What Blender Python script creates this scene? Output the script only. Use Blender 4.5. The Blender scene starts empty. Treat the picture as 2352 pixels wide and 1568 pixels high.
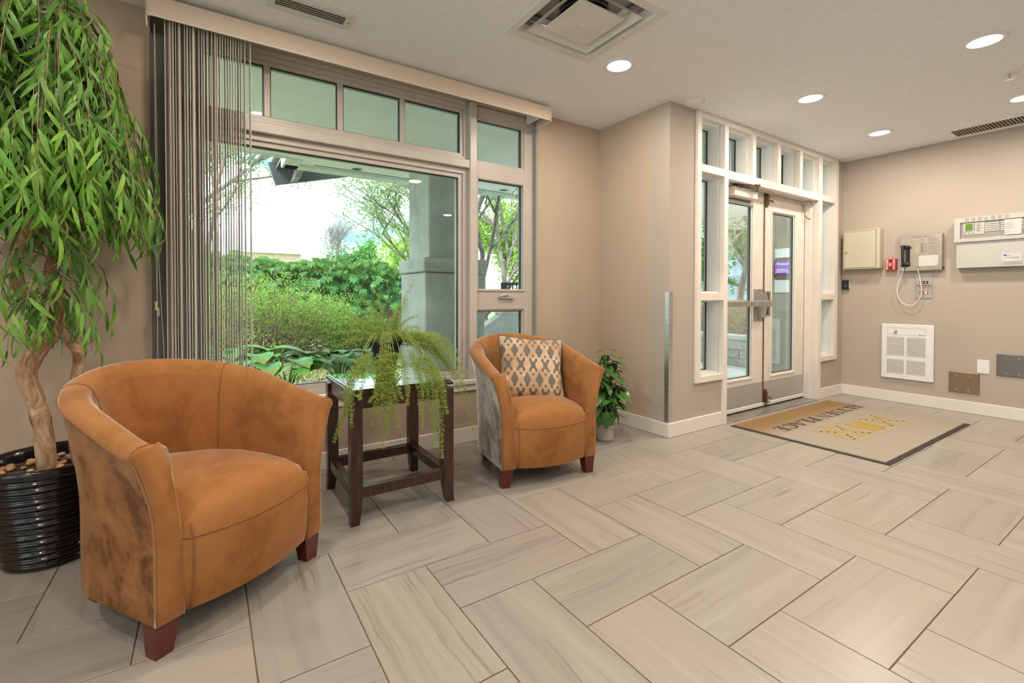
import bpy, bmesh, math, random
import numpy as np
from mathutils import Vector, Matrix, noise
PI = math.pi
random.seed(7); RNG = np.random.default_rng(7)
C = bpy.context.scene.collection
SC = bpy.context.scene

# ------------------------------------------------------------ camera, world, sun, exposure
H = 2.506           # ceiling height
YW = 2.985          # window wall (inner face)
YD = 2.248          # entrance wall (inner face)
XC = 2.88           # return wall
XR = 5.778          # right wall
cam_d = bpy.data.cameras.new('camera'); cam = bpy.data.objects.new('camera', cam_d); C.objects.link(cam)
cam.location = (0, 0, 1.0595)
cam.rotation_mode = 'XYZ'
_yaw, _pitch, _roll = .5821, -.0147, -.0011
cam.matrix_world = Matrix.Translation((0, 0, 1.0595)) @ Matrix.Rotation(-_yaw, 4, 'Z') @ Matrix.Rotation(PI/2 + _pitch, 4, 'X') @ Matrix.Rotation(-_roll, 4, 'Z')
cam_d.sensor_width = 36; cam_d.lens = 1066.73/2352*36
cam_d.shift_y = -(784-695.02)/2352
cam_d.clip_start = .05; cam_d.clip_end = 300
SC.camera = cam

W = bpy.data.worlds.new('world'); SC.world = W; W.use_nodes = True
nt = W.node_tree; nt.nodes.clear()
def wn(t): return nt.nodes.new(t)
wo = wn('ShaderNodeOutputWorld'); bg = wn('ShaderNodeBackground'); tc = wn('ShaderNodeTexCoord')
sep = wn('ShaderNodeSeparateXYZ'); nt.links.new(tc.outputs['Generated'], sep.inputs[0])
ns = wn('ShaderNodeTexNoise'); ns.inputs['Scale'].default_value = 3.2; ns.inputs['Detail'].default_value = 5; ns.inputs['Roughness'].default_value = .55
mp = wn('ShaderNodeMapping'); mp.inputs['Scale'].default_value = (1, 1, 3.2)
nt.links.new(tc.outputs['Generated'], mp.inputs[0]); nt.links.new(mp.outputs[0], ns.inputs['Vector'])
cr = wn('ShaderNodeValToRGB'); cr.color_ramp.elements[0].position = .36; cr.color_ramp.elements[1].position = .62
cr.color_ramp.elements[0].color = (.075, .112, .138, 1); cr.color_ramp.elements[1].color = (.90, .97, 1, 1)
_e = cr.color_ramp.elements.new(.47); _e.color = (.18, .205, .215, 1)
nt.links.new(ns.outputs['Fac'], cr.inputs[0]); nt.links.new(cr.outputs[0], bg.inputs[0])
bg.inputs[1].default_value = 4.6
nt.links.new(bg.outputs[0], wo.inputs[0])

sun_d = bpy.data.lights.new('sun', 'SUN'); sun_d.energy = 4.0; sun_d.angle = .03; sun_d.color = (1, .96, .9)
sun = bpy.data.objects.new('sun', sun_d); C.objects.link(sun)
sun.rotation_euler = (0, math.radians(-50), math.radians(6))   # high over the garden, from the left
SC.view_settings.view_transform = 'Standard'; SC.view_settings.look = 'None'
SC.view_settings.gamma = 1; SC.view_settings.exposure = 1.0; SC.view_settings.use_curve_mapping = False
try:
    SC.cycles.max_bounces = 8; SC.cycles.diffuse_bounces = 5; SC.cycles.glossy_bounces = 4
    SC.cycles.transparent_max_bounces = 14; SC.cycles.transmission_bounces = 6
    SC.cycles.caustics_reflective = False; SC.cycles.caustics_refractive = False
    SC.cycles.sample_clamp_indirect = 6
except Exception: pass
LAMP_W = 7.8       # watts of each recessed ceiling lamp
LAMP_C = (1, .86, .70)

# ------------------------------------------------------------ object helpers
def link(name, me, parent=None):
    o = bpy.data.objects.new(name, me); C.objects.link(o)
    if parent is not None: o.parent = parent
    return o
def tag(o, label=None, cat=None, group=None, kind=None):
    if label: o['label'] = label
    if cat: o['category'] = cat
    if group: o['group'] = group
    if kind: o['kind'] = kind
    return o
def thing(name, label, cat, loc=(0, 0, 0), rz=0, group=None):
    o = bpy.data.objects.new(name, None); C.objects.link(o); o.empty_display_size = .05
    o.location = loc; o.rotation_euler = (0, 0, rz)
    return tag(o, label, cat, group)
def struct(o): o['kind'] = 'structure'; return o
def sroot(name, loc=(0, 0, 0), rz=0):
    o = bpy.data.objects.new(name, None); C.objects.link(o); o.location = loc; o.rotation_euler = (0, 0, rz)
    return struct(o)
def copy_tree(o, parent=None):
    c = o.copy(); C.objects.link(c)
    if parent is not None: c.parent = parent
    for ch in list(o.children): copy_tree(ch, c)
    return c

class MB:
    def __init__(s): s.v = []; s.f = []
    def add(s, vs, fs):
        n = len(s.v); s.v += [tuple(v) for v in vs]; s.f += [tuple(i+n for i in f) for f in fs]; return s
    def box(s, x0, x1, y0, y1, z0, z1, b=0):
        if b > 0:   # chamfered box
            P = []
            for (sx, sy, sz) in [(i, j, k) for i in (0, 1) for j in (0, 1) for k in (0, 1)]:
                X = (x0, x1)[sx]; Y = (y0, y1)[sy]; Z = (z0, z1)[sz]
                dx = b if sx == 0 else -b; dy = b if sy == 0 else -b; dz = b if sz == 0 else -b
                P += [(X, Y+dy, Z+dz), (X+dx, Y, Z+dz), (X+dx, Y+dy, Z)]
            I = lambda i, j, k, a: ((i*2+j)*2+k)*3+a
            F = []
            for i in (0, 1):
                q = [I(i, 0, 0, 0), I(i, 1, 0, 0), I(i, 1, 1, 0), I(i, 0, 1, 0)]; F.append(q if i else q[::-1])
                q = [I(0, i, 0, 1), I(0, i, 1, 1), I(1, i, 1, 1), I(1, i, 0, 1)]; F.append(q if i else q[::-1])
                q = [I(0, 0, i, 2), I(1, 0, i, 2), I(1, 1, i, 2), I(0, 1, i, 2)]; F.append(q if i else q[::-1])
            for i in (0, 1):
                for j in (0, 1):
                    F.append([I(i, j, 0, 0), I(i, j, 1, 0), I(i, j, 1, 1), I(i, j, 0, 1)])
                    F.append([I(i, 0, j, 0), I(i, 1, j, 0), I(i, 1, j, 2), I(i, 0, j, 2)])
                    F.append([I(0, i, j, 1), I(1, i, j, 1), I(1, i, j, 2), I(0, i, j, 2)])
                    for k in (0, 1): F.append([I(i, j, k, 0), I(i, j, k, 1), I(i, j, k, 2)])
            return s.add(P, F)
        P = [(x0, y0, z0), (x1, y0, z0), (x1, y1, z0), (x0, y1, z0), (x0, y0, z1), (x1, y0, z1), (x1, y1, z1), (x0, y1, z1)]
        return s.add(P, [(0, 3, 2, 1), (4, 5, 6, 7), (0, 1, 5, 4), (1, 2, 6, 5), (2, 3, 7, 6), (3, 0, 4, 7)])
    def prism(s, pts, axis, a, b):   # polygon pts (2d) extruded along axis from a to b
        n = len(pts)
        def P(p, t):
            if axis == 'z': return (p[0], p[1], t)
            if axis == 'y': return (p[0], t, p[1])
            return (t, p[0], p[1])
        vs = [P(p, a) for p in pts]+[P(p, b) for p in pts]
        fs = [tuple(range(n))[::-1], tuple(range(n, 2*n))]+[(i, (i+1) % n, n+(i+1) % n, n+i) for i in range(n)]
        return s.add(vs, fs)
    def lathe(s, prof, n=32, c=(0, 0, 0), close=True):  # prof: (r, z)
        vs = []; fs = []
        m = len(prof)
        for i in range(n):
            a = 2*PI*i/n
            for r, z in prof: vs.append((c[0]+r*math.cos(a), c[1]+r*math.sin(a), c[2]+z))
        for i in range(n):
            j = (i+1) % n
            for k in range(m-1): fs.append((i*m+k, j*m+k, j*m+k+1, i*m+k+1))
        return s.add(vs, fs)
    def disc(s, r, z, n=32, c=(0, 0, 0), up=True):
        vs = [(c[0]+r*math.cos(2*PI*i/n), c[1]+r*math.sin(2*PI*i/n), c[2]+z) for i in range(n)]
        return s.add(vs, [tuple(range(n)) if up else tuple(range(n))[::-1]])
    def tube(s, pts, r, n=8, cap=True, closed=False):
        pts = [Vector(p) for p in pts]; m = len(pts)
        rs = r if isinstance(r, (list, tuple)) else [r]*m
        vs = []; fs = []; up = None
        for i, p in enumerate(pts):
            if closed: t = (pts[(i+1) % m]-pts[i-1])
            else: t = (pts[min(i+1, m-1)]-pts[max(i-1, 0)])
            if t.length < 1e-9: t = Vector((0, 0, 1))
            t.normalize()
            if up is None:
                up = Vector((0, 0, 1)) if abs(t.z) < .9 else Vector((1, 0, 0))
            a = t.cross(up)
            if a.length < 1e-6: a = t.cross(Vector((0, 1, 0)))
            a.normalize(); b = a.cross(t).normalized(); up = b
            for k in range(n):
                an = 2*PI*k/n
                vs.append(p+(a*math.cos(an)+b*math.sin(an))*rs[i])
        for i in range(m if closed else m-1):
            j = (i+1) % m
            for k in range(n):
                l = (k+1) % n; fs.append((i*n+k, i*n+l, j*n+l, j*n+k))
        if cap and not closed:
            fs.append(tuple(range(n))[::-1]); fs.append(tuple(range((m-1)*n, m*n)))
        return s.add(vs, fs)
    def grid(s, fn, nu, nv, cu=False):
        vs = [fn(i/(nu-1 if not cu else nu), j/(nv-1)) for i in range(nu) for j in range(nv)]
        fs = []
        for i in range(nu if cu else nu-1):
            k = (i+1) % nu
            for j in range(nv-1): fs.append((i*nv+j, k*nv+j, k*nv+j+1, i*nv+j+1))
        return s.add(vs, fs)
    def build(s, name, mat, parent=None, smooth=False, loc=None, rot=None, fix=False):
        me = bpy.data.meshes.new(name); me.from_pydata(s.v, [], s.f); me.update()
        if fix:
            bm = bmesh.new(); bm.from_mesh(me); bmesh.ops.recalc_face_normals(bm, faces=bm.faces); bm.to_mesh(me); bm.free()
        if smooth: me.shade_smooth()
        if mat: me.materials.append(mat)
        o = link(name, me, parent)
        if loc is not None: o.location = loc
        if rot is not None: o.rotation_euler = rot
        return o
def sharp(o, deg=35):
    me = o.data; me.shade_smooth()
    try: me.set_sharp_from_angle(angle=math.radians(deg))
    except Exception: pass
    return o
def bx(name, mat, parent, x0, x1, y0, y1, z0, z1, b=0): return MB().box(x0, x1, y0, y1, z0, z1, b).build(name, mat, parent)

# ------------------------------------------------------------ materials
def lin(c):
    return tuple(((v/255)/12.92 if v/255 <= .04045 else ((v/255+.055)/1.055)**2.4) for v in c)+(1,)
class Mat:
    def __init__(s, name, col, rough=.6, metal=0, spec=.5, **kw):
        s.m = bpy.data.materials.new(name); s.m.use_nodes = True; s.t = s.m.node_tree
        s.b = s.t.nodes['Principled BSDF']
        s.set('Base Color', col if len(col) == 4 else tuple(col)+(1,)); s.set('Roughness', rough); s.set('Metallic', metal); s.set('Specular IOR Level', spec)
        for k, v in kw.items(): s.set(k.replace('_', ' '), v)
        s.tc = s.t.nodes.new('ShaderNodeTexCoord')
    def set(s, k, v): s.b.inputs[k].default_value = v
    def n(s, t, **kw):
        x = s.t.nodes.new(t)
        for k, v in kw.items():
            if hasattr(x, k): setattr(x, k, v)
            else: x.inputs[k.replace('_', ' ')].default_value = v
        return x
    def l(s, a, b): s.t.links.new(a, b)
    def coords(s, scale=(1, 1, 1), src='Object', rot=(0, 0, 0), rnd=False):
        m = s.n('ShaderNodeMapping'); m.inputs['Scale'].default_value = scale; m.inputs['Rotation'].default_value = rot
        s.l(s.tc.outputs[src], m.inputs[0])
        if rnd:
            oi = s.n('ShaderNodeObjectInfo'); ml = s.n('ShaderNodeMath', operation='MULTIPLY'); ml.inputs[1].default_value = 57.3
            s.l(oi.outputs['Random'], ml.inputs[0]); cb = s.n('ShaderNodeCombineXYZ')
            for i in range(3): s.l(ml.outputs[0], cb.inputs[i])
            s.l(cb.outputs[0], m.inputs['Location'])
        return m.outputs[0]
    def noise(s, vec, scale=5, detail=4, rough=.5, dist=0):
        x = s.n('ShaderNodeTexNoise'); x.inputs['Scale'].default_value = scale; x.inputs['Detail'].default_value = detail
        x.inputs['Roughness'].default_value = rough; x.inputs['Distortion'].default_value = dist
        s.l(vec, x.inputs['Vector']); return x.outputs['Fac']
    def ramp(s, fac, stops):
        r = s.n('ShaderNodeValToRGB'); e = r.color_ramp.elements
        while len(e) < len(stops): e.new(.5)
        for i, (p, c) in enumerate(stops): e[i].position = p; e[i].color = c if len(c) == 4 else tuple(c)+(1,)
        s.l(fac, r.inputs[0]); return r.outputs[0]
    def math(s, op, a, b=None, clamp=False):
        x = s.n('ShaderNodeMath', operation=op); x.use_clamp = clamp
        for i, v in enumerate((a, b)):
            if v is None: continue
            if isinstance(v, (int, float)): x.inputs[i].default_value = v
            else: s.l(v, x.inputs[i])
        return x.outputs[0]
    def mix(s, f, a, b, mode='MIX'):
        x = s.n('ShaderNodeMix', data_type='RGBA', blend_type=mode)
        for k, v in ((0, f), (6, a), (7, b)):
            if isinstance(v, (int, float)): x.inputs[k].default_value = v
            elif isinstance(v, tuple): x.inputs[k].default_value = v if len(v) == 4 else v+(1,)
            else: s.l(v, x.inputs[k])
        return x.outputs[2]
    def color(s, out): s.l(out, s.b.inputs['Base Color'])
    def bump(s, h, strength=.2, dist=.01):
        x = s.n('ShaderNodeBump'); x.inputs['Strength'].default_value = strength; x.inputs['Distance'].default_value = dist
        s.l(h, x.inputs['Height']); s.l(x.outputs[0], s.b.inputs['Normal'])
M = {}
def plain(k, col, rough=.5, metal=0, spec=.5, var=.04, scale=6, bump=0, bscale=200, **kw):
    a = Mat(k, col, rough, metal, spec, **kw)
    if var:
        f = a.noise(a.coords(), scale, 4)
        c = col if len(col) == 4 else tuple(col)+(1,)
        d = tuple(x*(1-var*2) for x in c[:3])+(1,); u = tuple(min(1, x*(1+var*2)) for x in c[:3])+(1,)
        a.color(a.ramp(f, [(.3, d), (.7, u)]))
    if bump: a.bump(a.noise(a.coords(), bscale, 2), bump, .002)
    M[k] = a.m; return a
plain('wall_paint', (.49, .395, .31), .75, spec=.25, var=.015, scale=2, bump=.15, bscale=260)
plain('wall_daylit', (.455, .395, .34), .75, spec=.25, var=.015, scale=2, bump=.15, bscale=260)  # wall paint with the cool daylight tint put into its colour
plain('ceiling_paint', (.86, .87, .90), .9, spec=.15, var=.015, scale=30, bump=.5, bscale=90)
plain('white_trim', (0.7688, 0.7244, 0.6801), .35, var=.01)
plain('grid_white', (0.7885, 0.7244, 0.6702), .4, var=.02)
plain('jamb_white', (.80, .80, .78), .4, var=.01)
plain('vinyl', (0.5456, 0.4928, 0.4488), .35, var=.02, bump=.05, bscale=40)
plain('door_paint', (0.7293, 0.6702, 0.6111), .4, var=.03, scale=5)
plain('plastic_white', (0.7885, 0.7885, 0.7885), .4, var=.01)
plain('vent_white', (.74, .725, .70), .45, var=.03)
plain('vent_light', (.66, .66, .60), .45, var=.01)
plain('dark', (.012, .012, .013), .5, var=0)
plain('dark_gap', (.03, .028, .026), .8, var=0)
plain('gasket', (.02, .022, .025), .4, var=0)
plain('steel', (.56, .54, .52), .32, 1, var=.05, scale=20)
plain('key_steel', (.40, .42, .38), .45, .35, var=.05, scale=12)
plain('steel_dull', (.42, .40, .38), .45, .7, var=.08, scale=12)
plain('bronze_steel', (.34, .25, .17), .35, .9, var=.05)
plain('dark_steel', (.22, .21, .2), .35, .9, var=.05)
plain('chrome', (.8, .78, .75), .15, 1, var=0)
plain('brass_dark', (.25, .17, .1), .35, .9, var=.1, scale=40)
plain('cabinet_beige', (0.528, 0.4972, 0.3872), .45, var=.01)
plain('panel_grey', (0.484, 0.484, 0.4576), .45, var=.01)
plain('panel_mid', (.30, .28, .26), .45, var=.01)
plain('key_white', (.75, .72, .66), .45, var=0)
plain('red_plastic', (.45, .025, .02), .35, var=.02)
plain('white_cord', (.75, .74, .73), .5, var=0)
plain('paper', (.60, .58, .57), .8, var=.02, scale=20)
plain('ink', (.05, .045, .05), .8, var=0)
plain('ink_blue', (.05, .12, .45), .8, var=0)
plain('ink_grey', (.25, .24, .24), .8, var=0)
plain('amber', (.8, .55, .12), .4, var=0)
plain('led_red', (.9, .05, .03), .4, var=0)
plain('lcd', (.10, .22, .012), .25, var=.02)
plain('valance', (0.7560, 0.6048, 0.4860), .6, var=.01)
plain('black_plastic', (.012, .013, .018), .4, var=0)
plain('pot_grey', (.42, .40, .40), .6, var=.03)
plain('soil', (.06, .04, .025), .95, var=.3, scale=60, bump=1, bscale=80)
plain('pebble', (.50, .30, .16), .6, var=.4, scale=9)
plain('rubber', (.035, .033, .03), .8, var=.05)
plain('copper_cable', (.42, .24, .12), .4, .5, var=.05)
plain('threshold', (.36, .33, .31), .4, .6, var=.12, scale=15)
def brushed(k, col, rough, metal=1):
    a = Mat(k, col, rough, metal)
    f = a.noise(a.coords((3, 3, 300)), 1, 3)
    c = col; a.color(a.ramp(f, [(.3, tuple(x*.8 for x in c)), (.7, tuple(min(1, x*1.15) for x in c))])); M[k] = a.m
brushed('brushed', (.62, .57, .50), .3)
brushed('kick', (.56, .54, .53), .45, .6)
brushed('guard', (.72, .74, .75), .3)
# valance fabric ribs
a = Mat('valance_rib', (.70, .56, .45), .6); v = a.coords()
w = a.n('ShaderNodeTexWave', wave_type='BANDS', bands_direction='Z'); w.inputs['Scale'].default_value = 60; w.inputs['Distortion'].default_value = .4
a.l(v, w.inputs['Vector']); a.color(a.ramp(w.outputs['Fac'], [(.2, (0.6696, 0.5292, 0.4212)), (.8, (0.7776, 0.6318, 0.5076))])); a.bump(w.outputs['Fac'], .3, .002); M['valance_rib'] = a.m
# blind vane: translucent woven fabric
a = Mat('vane', (.85, .80, .74), .7)
f = a.noise(a.coords((60, 60, 3)), 5, 3); a.color(a.ramp(f, [(.35, (.88, .80, .72)), (.65, (.94, .90, .85))]))
tr = a.n('ShaderNodeBsdfTranslucent'); tr.inputs[0].default_value = (.93, .93, .93, 1)
ms = a.n('ShaderNodeMixShader'); ms.inputs[0].default_value = .5
out = a.t.nodes['Material Output']; a.l(a.b.outputs[0], ms.inputs[1]); a.l(tr.outputs[0], ms.inputs[2]); a.l(ms.outputs[0], out.inputs[0]); M['vane'] = a.m
# glass
def glass(k, tint, refl=1.0):
    m = bpy.data.materials.new(k); m.use_nodes = True; t = m.node_tree; t.nodes.clear()
    o = t.nodes.new('ShaderNodeOutputMaterial'); tr = t.nodes.new('ShaderNodeBsdfTransparent'); gl = t.nodes.new('ShaderNodeBsdfGlossy')
    fr = t.nodes.new('ShaderNodeFresnel'); fr.inputs[0].default_value = 1.5; mx = t.nodes.new('ShaderNodeMixShader')
    mu = t.nodes.new('ShaderNodeMath'); mu.operation = 'MULTIPLY'; mu.inputs[1].default_value = refl
    tr.inputs[0].default_value = tint+(1,); gl.inputs['Roughness'].default_value = .01; gl.inputs[0].default_value = (1, 1, 1, 1)
    t.links.new(fr.outputs[0], mu.inputs[0]); t.links.new(mu.outputs[0], mx.inputs[0])
    t.links.new(tr.outputs[0], mx.inputs[1]); t.links.new(gl.outputs[0], mx.inputs[2]); t.links.new(mx.outputs[0], o.inputs[0]); M[k] = m
glass('window_glass', (.92, .985, .978), .55)
glass('table_glass', (.30, .32, .34), 5)
# lamp lens
def emit(k, col, st):
    m = bpy.data.materials.new(k); m.use_nodes = True; t = m.node_tree; t.nodes.clear()
    o = t.nodes.new('ShaderNodeOutputMaterial'); e = t.nodes.new('ShaderNodeEmission'); e.inputs[0].default_value = col+(1,); e.inputs[1].default_value = st
    t.links.new(e.outputs[0], o.inputs[0]); M[k] = m
emit('lamp_lens', (1, .93, .85), 3.5)
emit('screen_purple', (.16, .06, .55), .7)
emit('screen_text', (.75, .70, 1), 1.2)
# floor tile: veined porcelain, streaks along local x
a = Mat('tile', (.5, .44, .38), .27, spec=.65)
v = a.coords((1, 1, 1), rnd=True)
warp = a.noise(v, 2.0, 3, .5)
oi = a.n('ShaderNodeObjectInfo')
sx = a.n('ShaderNodeSeparateXYZ'); a.l(v, sx.inputs[0])
yy = a.math('ADD', sx.outputs[1], a.math('MULTIPLY', warp, .085))
cb = a.n('ShaderNodeCombineXYZ'); a.l(a.math('MULTIPLY', sx.outputs[0], .55), cb.inputs[0]); a.l(a.math('MULTIPLY', yy, 15), cb.inputs[1]); a.l(sx.outputs[2], cb.inputs[2])
st1 = a.noise(cb.outputs[0], 1.3, 7, .58, .25)
cb2 = a.n('ShaderNodeCombineXYZ'); a.l(a.math('MULTIPLY', sx.outputs[0], 1.2), cb2.inputs[0]); a.l(a.math('MULTIPLY', yy, 46), cb2.inputs[1]); a.l(sx.outputs[2], cb2.inputs[2])
st2 = a.noise(cb2.outputs[0], 1.0, 5, .6, .4)
band = a.noise(v, 3.1, 2, .5)
base = a.ramp(st1, [(.28, (.285, .262, .24)), (.44, (.345, .312, .283)), (.56, (.36, .328, .298)), (.66, (.385, .352, .323)), (.76, (.43, .405, .38))])
vein = a.ramp(st2, [(.34, (.66, .645, .63)), (.44, (1, 1, 1)), (.62, (1, 1, 1)), (.70, (1.12, 1.12, 1.12))])
fine = a.mix(a.ramp(band, [(.46, (0, 0, 0)), (.60, (.9, .9, .9))]), (1, 1, 1, 1), vein)
c1 = a.mix(1.0, base, fine, 'MULTIPLY')
tone = a.ramp(oi.outputs['Random'], [(0, (.90, .90, .91)), (.5, (1, .99, .975)), (1, (1.05, 1.03, 1.0))])
a.color(a.mix(1.0, c1, tone, 'MULTIPLY'))
a.l(a.math('ADD', a.math('MULTIPLY', st1, .12), .24), a.b.inputs['Roughness'])
a.bump(st2, .04, .001); M['tile'] = a.m
plain('grout', (.20, .12, .075), .85, var=.08, scale=3)
# suede
def suede(k, base, dark, light, sheen, seed):
    a = Mat(k, base, .85, spec=.15)
    v = a.coords((1, 1, 1)); f = a.noise(v, 5+seed, 6, .62, .5); f2 = a.noise(v, 30, 4, .6)
    g = a.math('ADD', a.math('MULTIPLY', f, .82), a.math('MULTIPLY', f2, .18))
    a.color(a.ramp(g, [(.40, dark), (.49, base), (.62, light)]))
    a.set('Sheen Weight', sheen); a.set('Sheen Roughness', .30); a.set('Sheen Tint', (1, .93, .88, 1))
    a.bump(f2, .08, .003); M[k] = a.m
suede('suede', (.335, .145, .047), (.275, .112, .034), (.37, .165, .058), .95, 0)
suede('suede_rough', (.235, .098, .033), (.115, .042, .014), (.33, .145, .052), .22, 2)
suede('suede_painted_sheen', (.27, .225, .19), (.10, .07, .055), (.43, .40, .37), 1.0, 3)  # grey sheen of window light put into the suede colour
plain('seam', (.25, .10, .035), .8, var=.05)
a = Mat('leg_wood', (.10, .016, .01), .28); f = a.noise(a.coords((1, 1, 30)), 12, 3); a.color(a.ramp(f, [(.3, (.075, .010, .008)), (.7, (.13, .022, .013))])); M['leg_wood'] = a.m
a = Mat('espresso', (.05, .022, .014), .25); f = a.noise(a.coords((30, 30, 4)), 2, 4); a.color(a.ramp(f, [(.3, (.028, .012, .008)), (.7, (.065, .028, .017))])); M['espresso'] = a.m
plain('pot_black', (.006, .006, .009), .12, spec=.7, var=0)
# bark
a = Mat('bark', (.4, .24, .14), .85); v = a.coords((1, 1, .45))
f = a.noise(v, 22, 6, .65, 1.2); a.color(a.ramp(f, [(.30, (.10, .045, .025)), (.45, (.36, .19, .10)), (.6, (.55, .38, .25)), (.75, (.70, .55, .42))])); a.bump(f, .9, .01); M['bark'] = a.m
def leafmat(k, stops, rough=.45, trans=.35, tcol=(.35, .6, .1), spec=.4):
    a = Mat(k, stops[0], rough, spec=spec)
    ge = a.n('ShaderNodeNewGeometry'); oi = a.n('ShaderNodeObjectInfo')
    r = a.math('FRACT', a.math('ADD', ge.outputs['Random Per Island'], oi.outputs['Random']))
    n = len(stops); col = a.ramp(r, [(i/(n-1), c) for i, c in enumerate(stops)])
    a.color(col)
    tr = a.n('ShaderNodeBsdfTranslucent'); mm = a.mix(.5, col, tcol+(1,)); a.l(mm, tr.inputs[0])
    ms = a.n('ShaderNodeMixShader'); ms.inputs[0].default_value = trans
    a.l(a.b.outputs[0], ms.inputs[1]); a.l(tr.outputs[0], ms.inputs[2]); a.l(ms.outputs[0], a.t.nodes['Material Output'].inputs[0]); M[k] = a.m
leafmat('willow_leaf', [(0.0734, 0.2081, 0.0245), (0.1958, 0.4406, 0.0490), (0.1224, 0.3182, 0.0430), (0.3305, 0.5753, 0.1102), (0.1591, 0.4039, 0.0612)], .4, .3)
leafmat('willow_dark', [(0.0352, 0.1056, 0.0235), (0.1056, 0.2581, 0.0469), (0.1877, 0.3871, 0.0821), (0.0644, 0.1759, 0.0352), (0.2581, 0.4457, 0.1525)], .45, .25)
leafmat('fern_leaf', [(0.3375, 0.4455, 0.1013), (0.4860, 0.5940, 0.1620), (0.4050, 0.5130, 0.1215), (0.2835, 0.3915, 0.0810)], .5, .4, (0.6750, 0.8100, 0.2025))
leafmat('houseplant_leaf', [(.02, .09, .015), (.05, .17, .03), (.035, .13, .02)], .25, .15, (.2, .5, .08), .6)
leafmat('shrub_leaf', [(0.2108, 0.3584, 0.0527), (0.3162, 0.4532, 0.0843), (0.1686, 0.2846, 0.0527), (0.3794, 0.5165, 0.1159)], .6, .35, (0.6324, 0.8959, 0.1581))
leafmat('vine_leaf', [(0.0476, 0.1632, 0.0408), (0.0748, 0.2312, 0.0612), (0.1088, 0.2856, 0.0544), (0.0544, 0.1768, 0.0612)], .5, .25)
leafmat('vine_tip', [(0.0952, 0.2176, 0.0340), (0.0680, 0.1836, 0.0340), (0.1360, 0.2584, 0.0544)], .5, .35)
leafmat('locust_leaf', [(0.1768, 0.2720, 0.0952), (0.2176, 0.3128, 0.1156), (0.1496, 0.2380, 0.0816), (0.2584, 0.3400, 0.1496)], .6, .5, (0.4080, 0.5780, 0.2040))
leafmat('hosta_leaf', [(0.0680, 0.2720, 0.0544), (0.1088, 0.3400, 0.0680), (0.0816, 0.2856, 0.0816)], .35, .25)
leafmat('hosta_edge', [(0.2584, 0.3400, 0.1088), (0.2312, 0.3264, 0.0884)], .4, .3)
leafmat('dry_leaf', [(0.5100, 0.3740, 0.2380), (0.7140, 0.5610, 0.3740), (0.4080, 0.3400, 0.1700), (0.7650, 0.7140, 0.3400)], .8, .1, (0.6800, 0.5950, 0.3400))
plain('shade_pale', (.33, .33, .29), .7, var=.01)  # painted shade for the strip right of the window
plain('shade_grey', (.17, .165, .15), .7, var=.01)  # painted shade for the strip left of the window
plain('twig', (.22, .17, .12), .85, var=.2, scale=30)
plain('branch_grey', (.20, .17, .15), .85, var=.2, scale=20)
plain('stem_green', (.30, .36, .14), .6, var=.1, scale=20)
plain('stem_brown', (.28, .20, .12), .6, var=.1, scale=20)
# concrete
a = Mat('concrete', (.44, .46, .43), .85); v = a.coords()
f = a.noise(v, 2.6, 7, .6, .6); f2 = a.noise(v, 14, 4, .6)
a.color(a.mix(.35, a.ramp(f, [(.3, (.27, .28, .26)), (.5, (.42, .44, .41)), (.7, (.54, .56, .52))]), a.ramp(f2, [(.3, (.35, .36, .34)), (.6, (.5, .52, .49))]))); a.bump(f2, .2, .01); M['concrete'] = a.m
a = Mat('soffit', (.8, .84, .78), .8); v = a.coords((1.6, .35, 1), rot=(0, 0, .5))
f = a.noise(v, 3, 6, .6, 1.2); a.color(a.ramp(f, [(.3, (.88, .88, .87)), (.6, (.93, .93, .92)), (.72, (.96, .96, .95))])); a.bump(f, .25, .01); M['soffit'] = a.m
plain('fascia_dark', (.10, .105, .12), .7, var=.1)
plain('fascia_light', (.68, .73, .66), .7, var=.05)
plain('lumber', (.36, .33, .30), .85, var=.15, scale=12)
plain('mulch', (.26, .20, .15), .95, var=.35, scale=25, bump=1, bscale=40)
plain('paver', (.70, .72, .72), .8, var=.08, scale=8)
plain('block', (0.5400, 0.5400, 0.5025), .9, var=.15, scale=18, bump=.8, bscale=30)
plain('block_joint', (.14, .14, .13), .95, var=.1)
plain('siding', (0.5100, 0.5175, 0.4800), .7, var=.03)
plain('far_white', (.75, .76, .76), .8, var=.04)
plain('far_brick', (.55, .38, .30), .8, var=.08)
plain('asphalt', (.42, .43, .44), .9, var=.05)
plain('grass', (.18, .30, .08), .95, var=.2, scale=2)
# doormat pile
a = Mat('mat_pile', (.5, .42, .32), .95, spec=.1); v = a.coords()
sx = a.n('ShaderNodeSeparateXYZ'); a.l(v, sx.inputs[0])
f = a.noise(v, 180, 3, .7); f2 = a.noise(v, 3, 4, .5)
dirt = a.math('ADD', a.math('MULTIPLY', sx.outputs[1], 1.0), a.math('MULTIPLY', f2, .16))
col = a.ramp(dirt, [(.75, (.42, .365, .305)), (.98, (.31, .20, .095))])
a.color(a.mix(1, col, a.ramp(f, [(.3, (.72, .72, .72)), (.7, (1.1, 1.1, 1.1))]), 'MULTIPLY')); a.bump(f, .8, .004); M['mat_pile'] = a.m
plain('mat_letter', (.03, .03, .032), .95, var=.2, scale=90)
a = Mat('mat_gold', (0.4000, 0.2880, 0.0560), .95, spec=.1); f = a.noise(a.coords(), 60, 4, .7)
a.color(a.ramp(f, [(.42, (.40, .27, .04)), (.56, (.42, .33, .14)), (.66, (.42, .365, .29))])); M['mat_gold'] = a.m
a = Mat('mat_gold_solid', (0.5000, 0.3600, 0.0700), .95, spec=.1); f = a.noise(a.coords(), 45, 4, .7)
a.color(a.ramp(f, [(.5, (.38, .25, .04)), (.66, (.42, .35, .24))])); M['mat_gold_solid'] = a.m
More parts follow.
